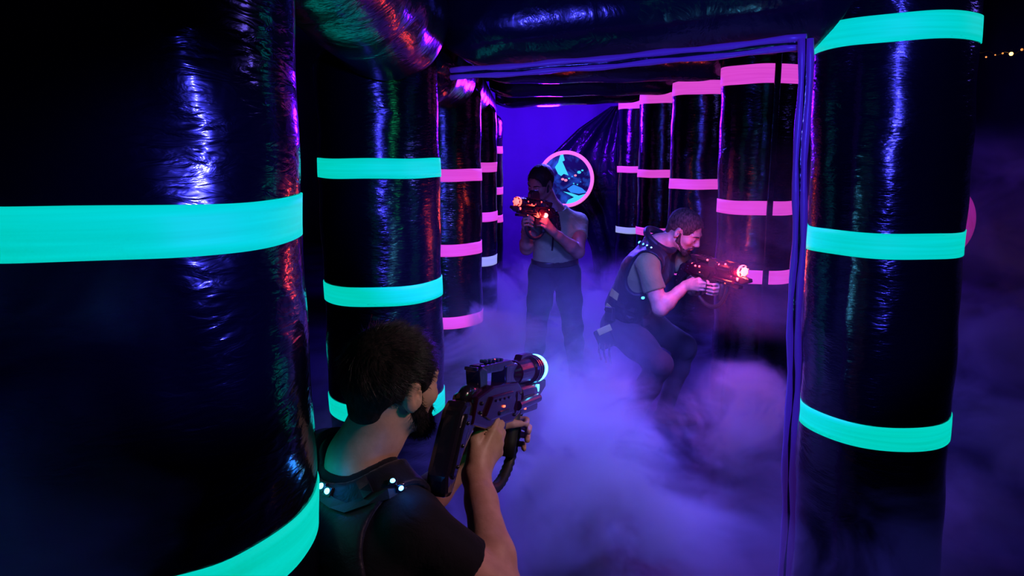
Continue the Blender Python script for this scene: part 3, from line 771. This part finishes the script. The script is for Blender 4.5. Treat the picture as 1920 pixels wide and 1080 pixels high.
# ================================================================ the near shooter, seen from behind
def rotm(yaw, pitch=0, roll=0):
    """yaw to the right of straight ahead, pitch up, roll"""
    return Matrix.Rotation(-R(yaw), 3, 'Z') @ Matrix.Rotation(R(pitch), 3, 'X') @ Matrix.Rotation(R(roll), 3, 'Y')
BODY_PINK = None
def near_man():
    hc = P(737, 722, 1.50); Mh = at(hc, rotm(42, -2, 5))
    G_ = P(905, 826, 1.66); MZ = P(994, 704, 2.0)
    TG = blaster_matrix(G_, MZ)
    blaster(TG, lens_cy, led_cy, 'black and wine toy blaster with a bright cyan muzzle light, aimed by the near shooter', led_bl, band=lens_cy)
    G_ = TG @ Vector((0, .050, -.07))
    J = {}
    J['neck'] = P(672, 872, 1.47)
    up = Vector((-.02, -.05, 1)).normalized()
    rt = rotm(46) @ Vector((1, 0, 0))
    J['shR'] = J['neck']+rt*.185-up*.075; J['shL'] = J['neck']-rt*.185-up*.055
    J['pelvis'] = J['neck']-Vector((-.02, .16, .50))
    HR = TG @ at((0, .050, -.072), Matrix.Rotation(R(38), 3, 'X') @ Matrix.Rotation(R(-8), 3, 'Y'))
    HL = TG @ at((0, .254, -.085), Matrix.Rotation(R(-32), 3, 'Z') @ Matrix.Rotation(R(10), 3, 'X'))
    wR = wrist_of(HR, 1); wL = wrist_of(HL, -1)
    eR = P(935, 1112, 1.36); eL = (J['shL']+wL)/2+Vector((.02, .04, -.16))
    print('near arm', (eR-J['shR']).length, (wR-eR).length, 'L', (eL-J['shL']).length, (wL-eL).length)
    hips = [J['pelvis']+rt*s*.085 for s in (-1, 1)]
    kn = [Vector((hips[0].x-.02, hips[0].y+.42, .50)), Vector((hips[1].x+.22, hips[1].y+.20, .10))]
    fw = rotm(30) @ Vector((0, 1, 0))
    kn[0] = hips[0]+fw*.40+Vector((0, 0, -.14)); kn[1] = Vector((hips[1].x, hips[1].y, .09))+fw*.16
    an = [Vector((kn[0].x, kn[0].y, .09))-fw*.02, Vector((kn[1].x, kn[1].y, .09))-fw*.38]
    toe = [an[0]+fw*.16, an[1]-fw*.02+Vector((0, 0, -.05))]
    root = empty('person', (J['pelvis'].x, J['pelvis'].y, 0), label='bearded person in black t-shirt and vest with blue lights, back to us, aiming a blaster', cat='person')
    lo = (-.62, .95, -.02); hi = (.22, 2.12, 1.50)
    S = Sdf(lo, hi, .0052)
    torso_sdf(S, J, o=-.008)
    S.cone(Mh @ Vector((0, -.03, -.08)), J['neck']+up*.01, .052, .057, .03)
    S.cone(Mh @ Vector((0, -.040, -.04)), J['neck']+up*.0-Vector((0, .015, 0)), .043, .054, .03)
    arm_sdf(S, J['shR'], eR, wR, r=(.055, .047, .047, .030)); arm_sdf(S, J['shL'], eL, wL)
    head_sdf(S, Mh)
    for i in (0, 1): leg_sdf(S, hips[i], kn[i], an[i], toe[i], o=-.012)
    hand_sdf(S, HR, 1, thumb='up', sc=1.05); hand_sdf(S, HL, -1, sc=1.05)
    S.build('body', skin_a, root)
    # shirt
    S = Sdf(lo, hi, .0062); torso_sdf(S, J, o=.010)
    for sh, el, e in ((J['shR'], eR, .62), (J['shL'], eL, .62)):
        d = (el-sh).normalized(); c = sh.lerp(el, e)
        S.cone(sh, sh.lerp(el, .8), .068, .064, .03, cuts=[(c, d)])
    S.cone(J['neck']+up*.055, J['neck']+up*.2, .076, .10, .015, op='s')
    S.ell(J['neck']+up*.065, (.084, .084, .045), .012, op='s')
    S.wrinkle(.0035, 26, 3, (1, 1, .8)); S.cut((0, 0, J['pelvis'].z-.05), (0, 0, -1))
    S.build('t_shirt', black_tee, root)
    # vest: back yoke and shoulder straps
    S = Sdf(lo, hi, .0062); torso_sdf(S, J, o=.024)
    for sh, el, s in ((J['shR'], eR, 1), (J['shL'], eL, -1)):
        d = (el-sh).normalized()
        S.cone(sh+rt*s*.055-up*.02, sh+rt*s*.02-up*.20, .128, .105, .01, op='s')
    S.cone(J['neck']+up*.05, J['neck']+up*.2, .098, .12, .02, op='s'); 
    S.cut((0, 0, J['pelvis'].z+.06), (0, 0, -1))
    S.build('laser_vest', vest_m, root)
    V = D.objects['laser_vest']
    return root, J, Mh, up, rt, V
MA = near_man()

def on_surface(o, px, py, lift=.004, deps=[]):
    """point and normal where the sight line of a pixel meets an object (used to sew lights and buckles on)"""
    bpy.context.view_layer.update()
    Mi = o.matrix_world.inverted(); org = Vector((0, 0, CAMH)); d = (P(px, py, 1)-org).normalized()
    ok, p, n, _ = o.ray_cast(Mi @ org, (Mi.to_3x3() @ d).normalized())
    if not ok: print('MISS', o.name, px, py); return None
    return o.matrix_world @ p + n*lift, (o.matrix_world.to_3x3() @ n).normalized()

def scalp(parent, Mh, m, n, length, seed, fade=True, crown=(0, -.070, .085), rad=.0007, beard=False, skull=(.0755, .0985, .0875)):
    r = np.random.default_rng(seed); Rm = np.array(Mh.to_3x3()); c0 = np.array(Mh @ Vector((0, -.012, .035))); sk = np.array(skull)
    P_ = r.normal(size=(n*3, 3)); P_ /= np.linalg.norm(P_, axis=1)[:, None]; L = P_*sk
    y, z, x = L[:, 1]-.012, L[:, 2]+.035, np.abs(L[:, 0])
    # hairline: forehead, temples, around the ear, nape
    keep = (z > .062) | ((y < .055-.02*(z < .03)) & (z > .012)) | ((y < -.030) & (z > -.052))
    keep &= ~((y > .062) & (z < .085)) & ~((x > .060) & (np.abs(y+.008) < .026) & (z < .035))
    L = L[keep][:n]; z = L[:, 2]+.035; y = L[:, 1]
    N_ = L/sk**2; N_ /= np.linalg.norm(N_, axis=1)[:, None]
    cr = np.array(crown)-np.array((0, -.012, .035)); away = L-cr; sw = np.cross(N_, away)
    away /= np.linalg.norm(away, axis=1)[:, None]+1e-6; sw /= np.linalg.norm(sw, axis=1)[:, None]+1e-6
    d = away+sw*.35; d -= N_*(d*N_).sum(1)[:, None]; d /= np.linalg.norm(d, axis=1)[:, None]+1e-6
    clump = np.sin(L[:, 0]*130+3*np.sin(L[:, 1]*70))[:, None]*sw*.35
    d = d+N_*.22+clump
    ln = length*np.clip((z+.06)/.14, .28, 1) if fade else length
    strands('hair_strands', L @ Rm.T+c0, d @ Rm.T, ln, m, parent, rad=rad, droop=.15, centre=({'c': c0, 'R': Rm}, sk*1.01), curlv=-(N_*.35) @ Rm.T, jitter=.16, seed=seed)
def hair_cap(parent, Mh, m, off, h=.0045, seed=0, amp=.002):
    c = Mh.translation; S = Sdf(c-Vector((.16,)*3), c+Vector((.16,)*3), h)
    S.ell((0, -.014, .038), (.074+off, .097+off, .086+off), .01, Mh)
    S.cone((0, -.05, .0), (0, -.055, -.035), .056+off*.6, .046+off*.4, .02, Mh)
    S.box((0, .150, -.02), (.2, .085, .098), .03, .012, Mh, op='s')      # face
    S.box((0, .06, -.12), (.2, .12, .11), .03, .012, Mh, op='s')         # below the ears
    for s in (-1, 1): S.ell((s*.088, -.004, -.006), (.03, .028, .042), .008, Mh, op='s')
    S.wrinkle(amp, 90, seed, (1, 1, .6))
    return S.build('hair', m, parent)
def beard_of(parent, Mh, m, off, n, length, seed, moustache=True):
    c = Mh.translation; S = Sdf(c-Vector((.16,)*3), c+Vector((.16,)*3), .0045)
    S.cone((-.054, .012, -.045), (-.020, .070, -.098), .017+off, .018+off, .02, Mh); S.cone((.054, .012, -.045), (.020, .070, -.098), .017+off, .018+off, .02, Mh)
    S.cone((-.066, .006, .000), (-.058, .012, -.045), .008+off*.5, .013+off, .01, Mh); S.cone((.066, .006, .000), (.058, .012, -.045), .008+off*.5, .013+off, .01, Mh)
    S.ell((0, .076, -.104), (.026+off, .018+off, .020+off), .02, Mh)
    if moustache:
        for s in (-1, 1): S.cone((s*.004, .101, -.045), (s*.028, .086, -.062), .0055, .005, .006, Mh); S.cone((s*.028, .086, -.062), (s*.026, .076, -.088), .005, .008, .01, Mh)
    S.wrinkle(.002, 110, seed)
    o = S.build('beard', m, parent)
    me = o.data; nv = len(me.vertices); co = np.zeros(nv*3); me.vertices.foreach_get('co', co); no = np.zeros(nv*3); me.vertices.foreach_get('normal', no)
    co = co.reshape(-1, 3); no = no.reshape(-1, 3); i = np.random.default_rng(seed).integers(0, nv, n)
    if n: strands('beard_strands', co[i], no[i]*.6+np.array(Mh.to_3x3() @ Vector((0, .15, -1))), length, m, parent, n=4, rad=.0005, jitter=.35, seed=seed)
root, J, Mh, up, rt, V = MA
hair_cap(root, Mh, hair_dk, .010)
scalp(root, Mh, hair_strand_m, 16000, .042, 11)
beard_of(root, Mh, hair_dk, .007, 4500, .011, 5)
def eyes(root, Mh):
    for s in (-1, 1):
        bm = bmesh.new(); bm_sphere(bm, (s*.031, .078, .004), .0130, Mh, 10); o = from_bm('eye', bm, eye_w, root)
        bm = bmesh.new(); bm_sphere(bm, (s*.031, .0890, -.002), (.0055, .0030, .0055), Mh, 8); from_bm('iris', bm, hair_bk, o)
        bm = bmesh.new(); bm_tube(bm, [Mh @ Vector((s*x, y, z)) for x, y, z in ((.012, .096, .022), (.024, .098, .027), (.038, .090, .028), (.050, .076, .022))], [.003, .004, .0035, .002], 8); from_bm('eyebrow', bm, hair_bk, root)
eyes(root, Mh)
def led(parent, target, px, py, r, m, name='vest_light', lift=.004, housing=True):
    q = on_surface(target, px, py, lift)
    if not q: return None
    p, n = q; rot = n.to_track_quat('Z', 'Y').to_matrix().to_4x4()
    if housing:
        bm = bmesh.new(); bm_box(bm, (0, 0, 0), (r*3.2, r*3.2, r*1.2), Matrix.Translation(p) @ rot, r*.4); h = from_bm('light_housing', bm, plastic, parent)
    else: h = parent
    bm = bmesh.new(); bm_sphere(bm, (0, 0, r*.6), (r, r, r*.7), Matrix.Translation(p) @ rot, 8); from_bm(name, bm, m, h if h is not parent else parent)
    return p+n*.03
for px, py, r in ((607, 913, .0062), (618, 922, .0062), (737, 906, .0052), (749, 912, .0052), (587, 799, .004)):
    q = led(V, V, px, py, r, led_bl)
    if q and px in (618, 743, 749): lamp('vest_light_glow', q+Vector((0, 0, .012)), (.02, .22, 1), .09, .012)
def strap_on(parent, target, pix, w, m, name, lift=.003, th=.003):
    q = [on_surface(target, px, py, lift) for px, py in pix]; q = [x for x in q if x]
    if len(q) < 2: return
    bm = bmesh.new(); rows = []
    for i, (p, n) in enumerate(q):
        t = (q[min(i+1, len(q)-1)][0]-q[max(0, i-1)][0]).normalized(); s = t.cross(n).normalized()*w/2
        rows.append([bm.verts.new(p-s), bm.verts.new(p+s), bm.verts.new(p+s+n*th), bm.verts.new(p-s+n*th)])
    for i in range(len(rows)-1):
        for k in range(4): bm.faces.new((rows[i][k], rows[i][(k+1) % 4], rows[i+1][(k+1) % 4], rows[i+1][k]))
    bm.faces.new(rows[0][::-1]); bm.faces.new(rows[-1]); from_bm(name, bm, m, parent, smooth=False)
strap_on(V, V, [(600, 925), (625, 945), (650, 955), (690, 940), (725, 925), (755, 915)], .020, nylon, 'webbing_strap')
strap_on(V, V, [(680, 900), (688, 915), (696, 932)], .022, metal_g, 'buckle', .006, .005)
lamp('muzzle_glow_cyan', P(1004, 690, 2.06), (.10, .60, 1), 5, .02)

# ================================================================ the two far men
def near_lists(spec):
    """generic standing or crouching man from world joints"""
def far_man(label, J, Mh, rt, up, arms, hands, legs, skin_m, tee_m, pants_m, sleeve=.55, collar=True, h=.007, torso_o=.012):
    pts = [J['neck'], J['pelvis'], Mh.translation]+[p for a in arms for p in a]+[p for l in legs for p in l]+[H.translation for H, _, _, _ in hands]
    lo = [min(p[i] for p in pts)-.2 for i in range(3)]; hi = [max(p[i] for p in pts)+.2 for i in range(3)]; lo[2] = -.02
    root = empty('person', (J['pelvis'].x, J['pelvis'].y, 0), label=label, cat='person')
    S = Sdf(lo, hi, h*.85); torso_sdf(S, J, o=-.010)
    S.cone(Mh @ Vector((0, -.03, -.08)), J['neck']+up*.01, .050, .056, .03)
    for a in arms: arm_sdf(S, *a)
    head_sdf(S, Mh)
    for l in legs: leg_sdf(S, *l, o=-.014)
    for H, s, th, sc in hands: hand_sdf(S, H, s, thumb=th, sc=sc)
    S.build('body', skin_m, root)
    S = Sdf(lo, hi, h); torso_sdf(S, J, o=torso_o-.004)
    for sh, el, wr in arms:
        d = (el-sh).normalized(); c = sh.lerp(el, sleeve)
        S.cone(sh, sh.lerp(el, .8), .066, .064, .03, cuts=[(c, d)])
    S.cone(J['neck']+up*.06, J['neck']+up*.2, .070, .09, .015, op='s')
    S.wrinkle(.004, 24, 5, (1, 1, .8)); S.cut(J['pelvis']+up*.055, -up); tee = S.build('t_shirt', tee_m, root)
    S = Sdf(lo, hi, h)
    pel = J['pelvis']
    for s in (-1, 1): S.cone(pel+rt*s*.055+up*.05, pel+rt*s*.075-Vector((0, 0, .02)), .112, .120, .04)
    for hip, kn, an, toe in legs: leg_sdf(S, hip, kn, an, toe, o=.016)
    for l in legs: S.ell(l[1]-Vector((0, 0, .03)), (.072, .072, .072), .03)
    S.cut(pel+up*.075, up); S.cut((0, 0, .06), (0, 0, -1)); S.wrinkle(.006, 20, 8, (1, 1, .7)); S.build('trousers', pants_m, root)
    for hip, kn, an, toe in legs: shoe(root, an, toe, shoe_m)
    # belt
    S = Sdf(lo, hi, h)
    for s in (-1, 1): S.cone(pel+rt*s*.055+up*.02, pel+rt*s*.055+up*.10, .122, .118, .04)
    S.cut(pel+up*.088, up); S.cut(pel+up*.045, -up); belt = S.build('belt', leather, root)
    eyes(root, Mh)
    for k, (z, r_) in enumerate(((-.056, .0055), (-.068, .0065))):
        pass
    bm = bmesh.new(); bm_sphere(bm, (0, .0925, -.0665), (.018, .008, .006), Mh, 8); from_bm('lips', bm, lip_m, root)
    return root, tee, belt

# ---- crouching man with the vest
hc = P(1283, 433, 4.28); Mh2 = at(hc, rotm(122, -32, 8))
G2 = P(1314, 531, 4.10); T2 = blaster_matrix(G2, P(1379, 514, 3.86), scale=.84)
blaster(T2, led_hot, led_rd, 'toy blaster with a dazzling red muzzle light held by the crouching vest wearer', led_or, scale=.84,
        glints=((-.02, .024, .052), (.02, .032, .045), (.06, .032, .048), (.12, .020, .10), (.24, .026, .092), (.30, .030, .105)))
G2 = T2 @ (Vector((0, .05, -.07))*.84)
J2 = {'neck': P(1232, 462, 4.32), 'pelvis': P(1170, 594, 4.50)}
up2 = (J2['neck']-J2['pelvis']).normalized(); rt2v = Vector((-.28, -.96, 0)).normalized(); rt2v = (rt2v-up2*rt2v.dot(up2)).normalized()
J2['shR'] = J2['neck']+rt2v*.175-up2*.055; J2['shL'] = J2['neck']-rt2v*.165-up2*.04+Vector((.06, 0, 0))
HR2 = T2 @ at(Vector((0, .05, -.075))*.84, Matrix.Rotation(R(8), 3, 'X') @ Matrix.Rotation(R(25), 3, 'Z'))
HL2 = T2 @ at(Vector((0, .165, -.075))*.84, Matrix.Rotation(R(-35), 3, 'Z'))
sc2 = .98; wR = wrist_of(HR2, 1, sc2); wL = wrist_of(HL2, -1, sc2)
eR = P(1238, 578, 4.12); eL = (J2['shL']+wL)/2+Vector((.05, .10, -.16))
print('M2 arm', (eR-J2['shR']).length, (wR-eR).length, (eL-J2['shL']).length, (wL-eL).length)
hipR = J2['pelvis']+rt2v*.095-up2*.02; hipL = J2['pelvis']-rt2v*.095-up2*.02
knR = P(1236, 682, 4.22); knL = P(1284, 648, 4.62)
anR = Vector((knR.x-.17, knR.y+.06, .10)); anL = Vector((knL.x-.10, knL.y+.05, .10))
root2, tee2, belt2 = far_man('crouching person in olive t-shirt and lit vest, aiming a blaster with a red muzzle', J2, Mh2, rt2v, up2,
    [(J2['shR'], eR, wR), (J2['shL'], eL, wL)], [(HR2, 1, 'wrap', sc2), (HL2, -1, 'wrap', sc2)],
    [(hipR, knR, anR, anR+Vector((.17, -.08, -.04))), (hipL, knL, anL, anL+Vector((.17, -.06, -.04)))], skin_b, olive, trouser, sleeve=.60)
lo = [min(J2['neck'][i], J2['pelvis'][i])-.33 for i in range(3)]; hi = [max(J2['neck'][i], J2['pelvis'][i])+.33 for i in range(3)]
S = Sdf(lo, hi, .007); torso_sdf(S, J2, o=.026)
for sh, s in ((J2['shR'], 1), (J2['shL'], -1)):
    S.cone(sh+rt2v*s*.045-up2*.02, sh+rt2v*s*.03-up2*.12, .105, .080, .01, op='s')
S.cone(J2['neck']+up2*.07, J2['neck']+up2*.25, .085, .10, .02, op='s')
S.cut(J2['pelvis']+up2*.06, -up2); S.wrinkle(.003, 30, 9); vest2 = S.build('laser_vest', vest_m, root2)
# thick collar of the vest round the neck
bm = bmesh.new(); cpts = []
for k in range(25):
    a = 2*PI*k/24; fw2 = up2.cross(rt2v); cpts.append(J2['neck']+up2*(.045+.02*math.sin(a)*-1)+rt2v*.088*math.cos(a)+fw2*.092*math.sin(a))
bm_tube(bm, cpts, .020, 10, False); from_bm('collar', bm, vest_m, vest2)
for px, py, r in ((1201, 456, .008), (1208, 459, .006), (1214, 462, .005), (1221, 466, .005)): led(vest2, vest2, px, py, r, led_cy if px < 1212 else led_bl)
for px, py, r, m_ in ((1205, 556, .010, led_cy), (1155, 487, .004, led_rd), (1147, 516, .003, led_cy)): led(vest2, vest2, px, py, r, m_)
def gear(parent, target, px, py, s, m, name, lift=.0):
    q = on_surface(target, px, py, lift)
    if not q: return
    p, n = q; zz = Vector((0, 0, 1)); x = zz.cross(n).normalized(); z = n.cross(x)
    M = Matrix((x, z, n)).transposed().to_4x4(); bm = bmesh.new(); bm_box(bm, (0, 0, s[2]/2), s, Matrix.Translation(p) @ M, .008); from_bm(name, bm, m, parent)
    bm = bmesh.new(); bm_box(bm, (0, s[1]*.32, s[2]), (s[0]*.96, s[1]*.34, .006), Matrix.Translation(p) @ M, .002); f = from_bm('pouch_flap', bm, leather, D.objects[parent.name] if parent.parent is None else parent)
    return f
gear(root2, belt2, 1148, 588, (.06, .085, .035), nylon, 'belt_pouch'); gear(root2, belt2, 1176, 596, (.055, .075, .03), nylon, 'belt_pouch'); gear(root2, belt2, 1206, 600, (.06, .07, .03), nylon, 'belt_pouch')
strap_on(vest2, vest2, [(1148, 560), (1165, 572), (1190, 582), (1215, 586)], .028, nylon, 'waist_strap')
strap_on(vest2, vest2, [(1147, 548), (1153, 552), (1160, 557)], .045, yel, 'yellow_patch', .005)
strap_on(root2, tee2, [(1138, 570), (1144, 575), (1150, 581)], .05, yel, 'yellow_patch', .03)
q = hipR+rt2v*.10
bm = bmesh.new(); bm_box(bm, q+Vector((-.06, 0, -.03)), (.10, .035, .13), None, .015, rot=Euler((0, R(-25), 0))); from_bm('hip_pouch', bm, nylon, root2)
bm = bmesh.new(); bm_box(bm, q+Vector((-.065, -.019, .025)), (.085, .012, .04), None, .004, rot=Euler((0, R(-25), 0))); from_bm('yellow_patch', bm, yel, root2)
for i in range(3):
    bm = bmesh.new(); a = q+Vector((-.09+.03*i, -.012, -.06)); bm_tube(bm, [a, a+Vector((-.006, -.01, -.05)), a+Vector((.012, 0, -.10-.02*i))], .006, 8); from_bm('loose_strap', bm, nylon, root2)
hair_cap(root2, Mh2, hair_br, .006, amp=.0015); scalp(root2, Mh2, hair_br, 5000, .020, 21, rad=.0013)
beard_of(root2, Mh2, hair_br, .0015, 500, .010, 6)

# ---- standing man with the sage t-shirt
hc = P(1014, 344, 5.26); Mh3 = at(hc, rotm(222, -24, -8))
G3 = P(1018, 418, 5.00); T3 = blaster_matrix(G3, P(957, 369, 4.72), scale=.80)
gun3 = blaster(T3, led_rd, led_rd, 'toy blaster with small red lights raised by the standing person in the sage t-shirt', led_or, scale=.80,
        glints=((.12, .018, .10), (.21, .022, .075), (.27, .030, .072), (.32, .030, .090), (.02, .030, .04), (.16, .03, .02)), sight=True)
J3 = {'neck': P(1042, 398, 5.32), 'pelvis': P(1040, 506, 5.36)}
up3 = (J3['neck']-J3['pelvis']).normalized(); rt3 = Vector((-.93, -.30, 0)).normalized()
J3['shR'] = J3['neck']+rt3*.175-up3*.055; J3['shL'] = J3['neck']-rt3*.185-up3*.075
HL3 = T3 @ at(Vector((0, .05, -.075))*.80, Matrix.Rotation(R(25), 3, 'X') @ Matrix.Rotation(R(-15), 3, 'Z'))
HR3 = T3 @ at(Vector((0, .254, -.085))*.80, Matrix.Rotation(R(35), 3, 'Z') @ Matrix.Rotation(R(30), 3, 'X'))
wL = wrist_of(HL3, -1, .98); wR = wrist_of(HR3, 1, .98)
eL = P(1084, 472, 5.16); eR = (J3['shR']+wR)/2+Vector((-.02, -.02, -.15))
print('M3 arm', (eL-J3['shL']).length, (wL-eL).length, (eR-J3['shR']).length, (wR-eR).length)
hL = J3['pelvis']-rt3*.09-up3*.02; hR = J3['pelvis']+rt3*.09-up3*.02
kL = Vector((hL.x+.05, hL.y-.06, .50)); kR = Vector((hR.x-.05, hR.y-.10, .50)); aL = Vector((kL.x+.04, kL.y+.10, .10)); aR = Vector((kR.x-.03, kR.y+.03, .10))
root3, tee3, belt3 = far_man('standing person in a sage t-shirt aiming a blaster before the round window', J3, Mh3, rt3, up3,
    [(J3['shL'], eL, wL), (J3['shR'], eR, wR)], [(HL3, -1, 'wrap', .98), (HR3, 1, 'wrap', .98)],
    [(hL, kL, aL, aL+Vector((.02, -.17, -.04))), (hR, kR, aR, aR+Vector((-.05, -.17, -.04)))], skin_c, sage, trouser2, sleeve=.50)
hair_cap(root3, Mh3, hair_bk, .010, amp=.0025); scalp(root3, Mh3, hair_bk, 2500, .030, 31, rad=.0012)
beard_of(root3, Mh3, hair_bk, -.002, 200, .006, 7)
gear(root3, belt3, 990, 492, (.08, .12, .05), nylon, 'belt_pouch'); gear(root3, belt3, 1090, 494, (.07, .11, .05), nylon, 'belt_pouch'); gear(root3, belt3, 1036, 489, (.035, .035, .008), metal_g, 'belt_buckle')
strap_on(tee3, tee3, [(1037, 415), (1037, 435), (1036, 455), (1035, 470)], .012, leather, 'front_seam')
rec3 = [o for o in D.objects if o.parent == gun3 and o.name.startswith('receiver')][0]
q3 = on_surface(rec3, 1023, 404, .0) or on_surface(tee3, 1023, 404, .0)
bm = bmesh.new(); bm_sphere(bm, q3[0], .017, seg=10); from_bm('rear_light', bm, led_hot, gun3)
lamp('rear_light_glow', q3[0]+Vector((0, -.05, 0)), (1, .05, .03), 1.5, .02)
lamp('red_blaster_glow', P(968, 372, 4.72), (1, .06, .03), .5, .02)
lamp('muzzle_glow_red', P(1381, 514, 3.80), (1, .04, .04), 5, .02)
lamp('red_body_glow', P(1306, 478, 3.95), (1, .06, .03), 2.5, .02)
# ---------------------------------------------------------------- fog
def fog(name, lo, hi, dens, label, zt, nscale=1.1, lo_n=.42, hi_n=.68, aniso=.2, soft_x=None, seed=0, base=.0, step=None, puffs=None, color=(.72, .66, 1)):
    m = D.materials.new(name); m.use_nodes = True; nt = m.node_tree; nt.nodes.clear()
    out = nt.nodes.new('ShaderNodeOutputMaterial'); vp = nt.nodes.new('ShaderNodeVolumeScatter')
    vp.inputs['Color'].default_value = (*color, 1); vp.inputs['Anisotropy'].default_value = aniso
    nt.links.new(vp.outputs[0], out.inputs['Volume'])
    tc = nt.nodes.new('ShaderNodeTexCoord'); mp = nt.nodes.new('ShaderNodeMapping')
    mp.inputs['Location'].default_value = (seed*1.7, seed*.9, seed*.3); mp.inputs['Scale'].default_value = (1, .85, 1.25)
    nt.links.new(tc.outputs['Object'], mp.inputs[0])
    n1 = nt.nodes.new('ShaderNodeTexNoise'); n1.inputs['Scale'].default_value = nscale; n1.inputs['Detail'].default_value = 5
    n1.inputs['Roughness'].default_value = .62; n1.inputs['Distortion'].default_value = .9
    nt.links.new(mp.outputs[0], n1.inputs['Vector'])
    mr = nt.nodes.new('ShaderNodeMapRange'); mr.interpolation_type = 'SMOOTHSTEP'
    mr.inputs[1].default_value = lo_n; mr.inputs[2].default_value = hi_n; mr.inputs[3].default_value = base
    nt.links.new(n1.outputs['Fac'], mr.inputs[0])
    sx = nt.nodes.new('ShaderNodeSeparateXYZ'); nt.links.new(tc.outputs['Object'], sx.inputs[0])
    def mth(op, a, b, c=None):
        q = nt.nodes.new('ShaderNodeMath'); q.operation = op
        for i, x in enumerate((a, b, c)):
            if x is None: continue
            if isinstance(x, (int, float)): q.inputs[i].default_value = x
            else: nt.links.new(x, q.inputs[i])
        return q.outputs[0]
    # ragged top: height + noise
    hz = mth('ADD', sx.outputs[2], mth('MULTIPLY', mth('SUBTRACT', n1.outputs['Fac'], .5), -1.15))
    acc = None
    for (c, rad, amp) in (puffs or ()):
        q = nt.nodes.new('ShaderNodeVectorMath'); q.operation = 'DISTANCE'; nt.links.new(tc.outputs['Object'], q.inputs[0]); q.inputs[1].default_value = c
        g_ = nt.nodes.new('ShaderNodeMapRange'); g_.interpolation_type = 'SMOOTHSTEP'
        g_.inputs[1].default_value = 0; g_.inputs[2].default_value = rad; g_.inputs[3].default_value = amp; g_.inputs[4].default_value = 0
        nt.links.new(q.outputs['Value'], g_.inputs[0]); acc = g_.outputs[0] if acc is None else mth('ADD', acc, g_.outputs[0])
    if acc is not None: hz = mth('ADD', hz, mth('MULTIPLY', acc, -.22))
    fall = nt.nodes.new('ShaderNodeMapRange'); fall.interpolation_type = 'SMOOTHSTEP'
    fall.inputs[1].default_value = zt*.45; fall.inputs[2].default_value = zt; fall.inputs[3].default_value = 1; fall.inputs[4].default_value = 0
    nt.links.new(hz, fall.inputs[0])
    d = mth('MULTIPLY', mr.outputs[0], fall.outputs[0])
    for ax in (0, 1):                      # soft sides
        for s in (0, 1):
            e = nt.nodes.new('ShaderNodeMapRange'); e.interpolation_type = 'SMOOTHSTEP'
            a, b = (lo[ax], lo[ax]+soft_x[ax]) if s == 0 else (hi[ax], hi[ax]-soft_x[ax])
            e.inputs[1].default_value = a; e.inputs[2].default_value = b
            if s: e.inputs[1].default_value, e.inputs[2].default_value = b, a; e.inputs[3].default_value, e.inputs[4].default_value = 1, 0
            nt.links.new(sx.outputs[ax], e.inputs[0]); d = mth('MULTIPLY', d, e.outputs[0])
    e = nt.nodes.new('ShaderNodeMapRange'); e.interpolation_type = 'SMOOTHSTEP'
    e.inputs[1].default_value = hi[2]-.2; e.inputs[2].default_value = hi[2]; e.inputs[3].default_value = 1; e.inputs[4].default_value = 0
    nt.links.new(sx.outputs[2], e.inputs[0]); d = mth('MULTIPLY', d, e.outputs[0])
    if puffs:
        d = mth('MULTIPLY', d, mth('ADD', acc, .05))
    d = mth('MULTIPLY', d, dens)
    nt.links.new(d, vp.inputs['Density'])
    bm = bmesh.new(); bm_box(bm, [(a+b)/2 for a, b in zip(lo, hi)], [b-a for a, b in zip(lo, hi)], bev=0)
    o = from_bm(name, bm, None, smooth=False, label=label, cat='fog', kind='stuff'); o.data.materials.append(m)
    return o
fog('fog_bank', (-1.3, 1.95, .01), (2.3, 9.5, 1.5), 13.0, 'thick violet-blue fog rolling over the floor between the columns', .56, soft_x=(.2, .5), lo_n=.46, hi_n=.58, nscale=2.0, base=.0,
    puffs=[(tuple(P(920, 630, 4.6)), .85, 1.2), (tuple(P(1055, 715, 3.5)), .70, 1.4), (tuple(P(1130, 830, 2.9)), .62, 1.2), (tuple(P(1385, 760, 3.6)), .45, 1.2), (tuple(P(1190, 960, 2.5)), .5, .6), (tuple(P(1030, 520, 7.0)), 1.3, .5)])
fog('hall_fog', (2.35, 3.4, .01), (5.5, 7.5, 2.0), 3.0, 'faint violet fog in the dark hall outside the right column', 1.9, soft_x=(.3, .5), nscale=1.5, seed=3, lo_n=.47, hi_n=.62)
fog('front_fog', (-1.5, .42, .3), (-.13, .90, 1.70), 3.0, 'thin dark blue smoke wisps in front of the nearest left column', 3.6, soft_x=(.3, .12), nscale=2.6, seed=5, lo_n=.48, hi_n=.66)
fog('red_lit_haze', (.88, 3.35, .85), (1.75, 4.35, 1.9), .55, 'thin haze glowing red and purple around the crouching shooter\'s muzzle', 1.95, soft_x=(.3, .3), nscale=2.2, seed=8, lo_n=.38, hi_n=.66)
fog('blue_lit_haze', (-.25, 1.75, .70), (.55, 2.65, 1.5), 1.0, 'thin haze glowing blue around the near shooter\'s muzzle', 1.6, soft_x=(.2, .2), nscale=2.4, seed=9, lo_n=.36, hi_n=.66)
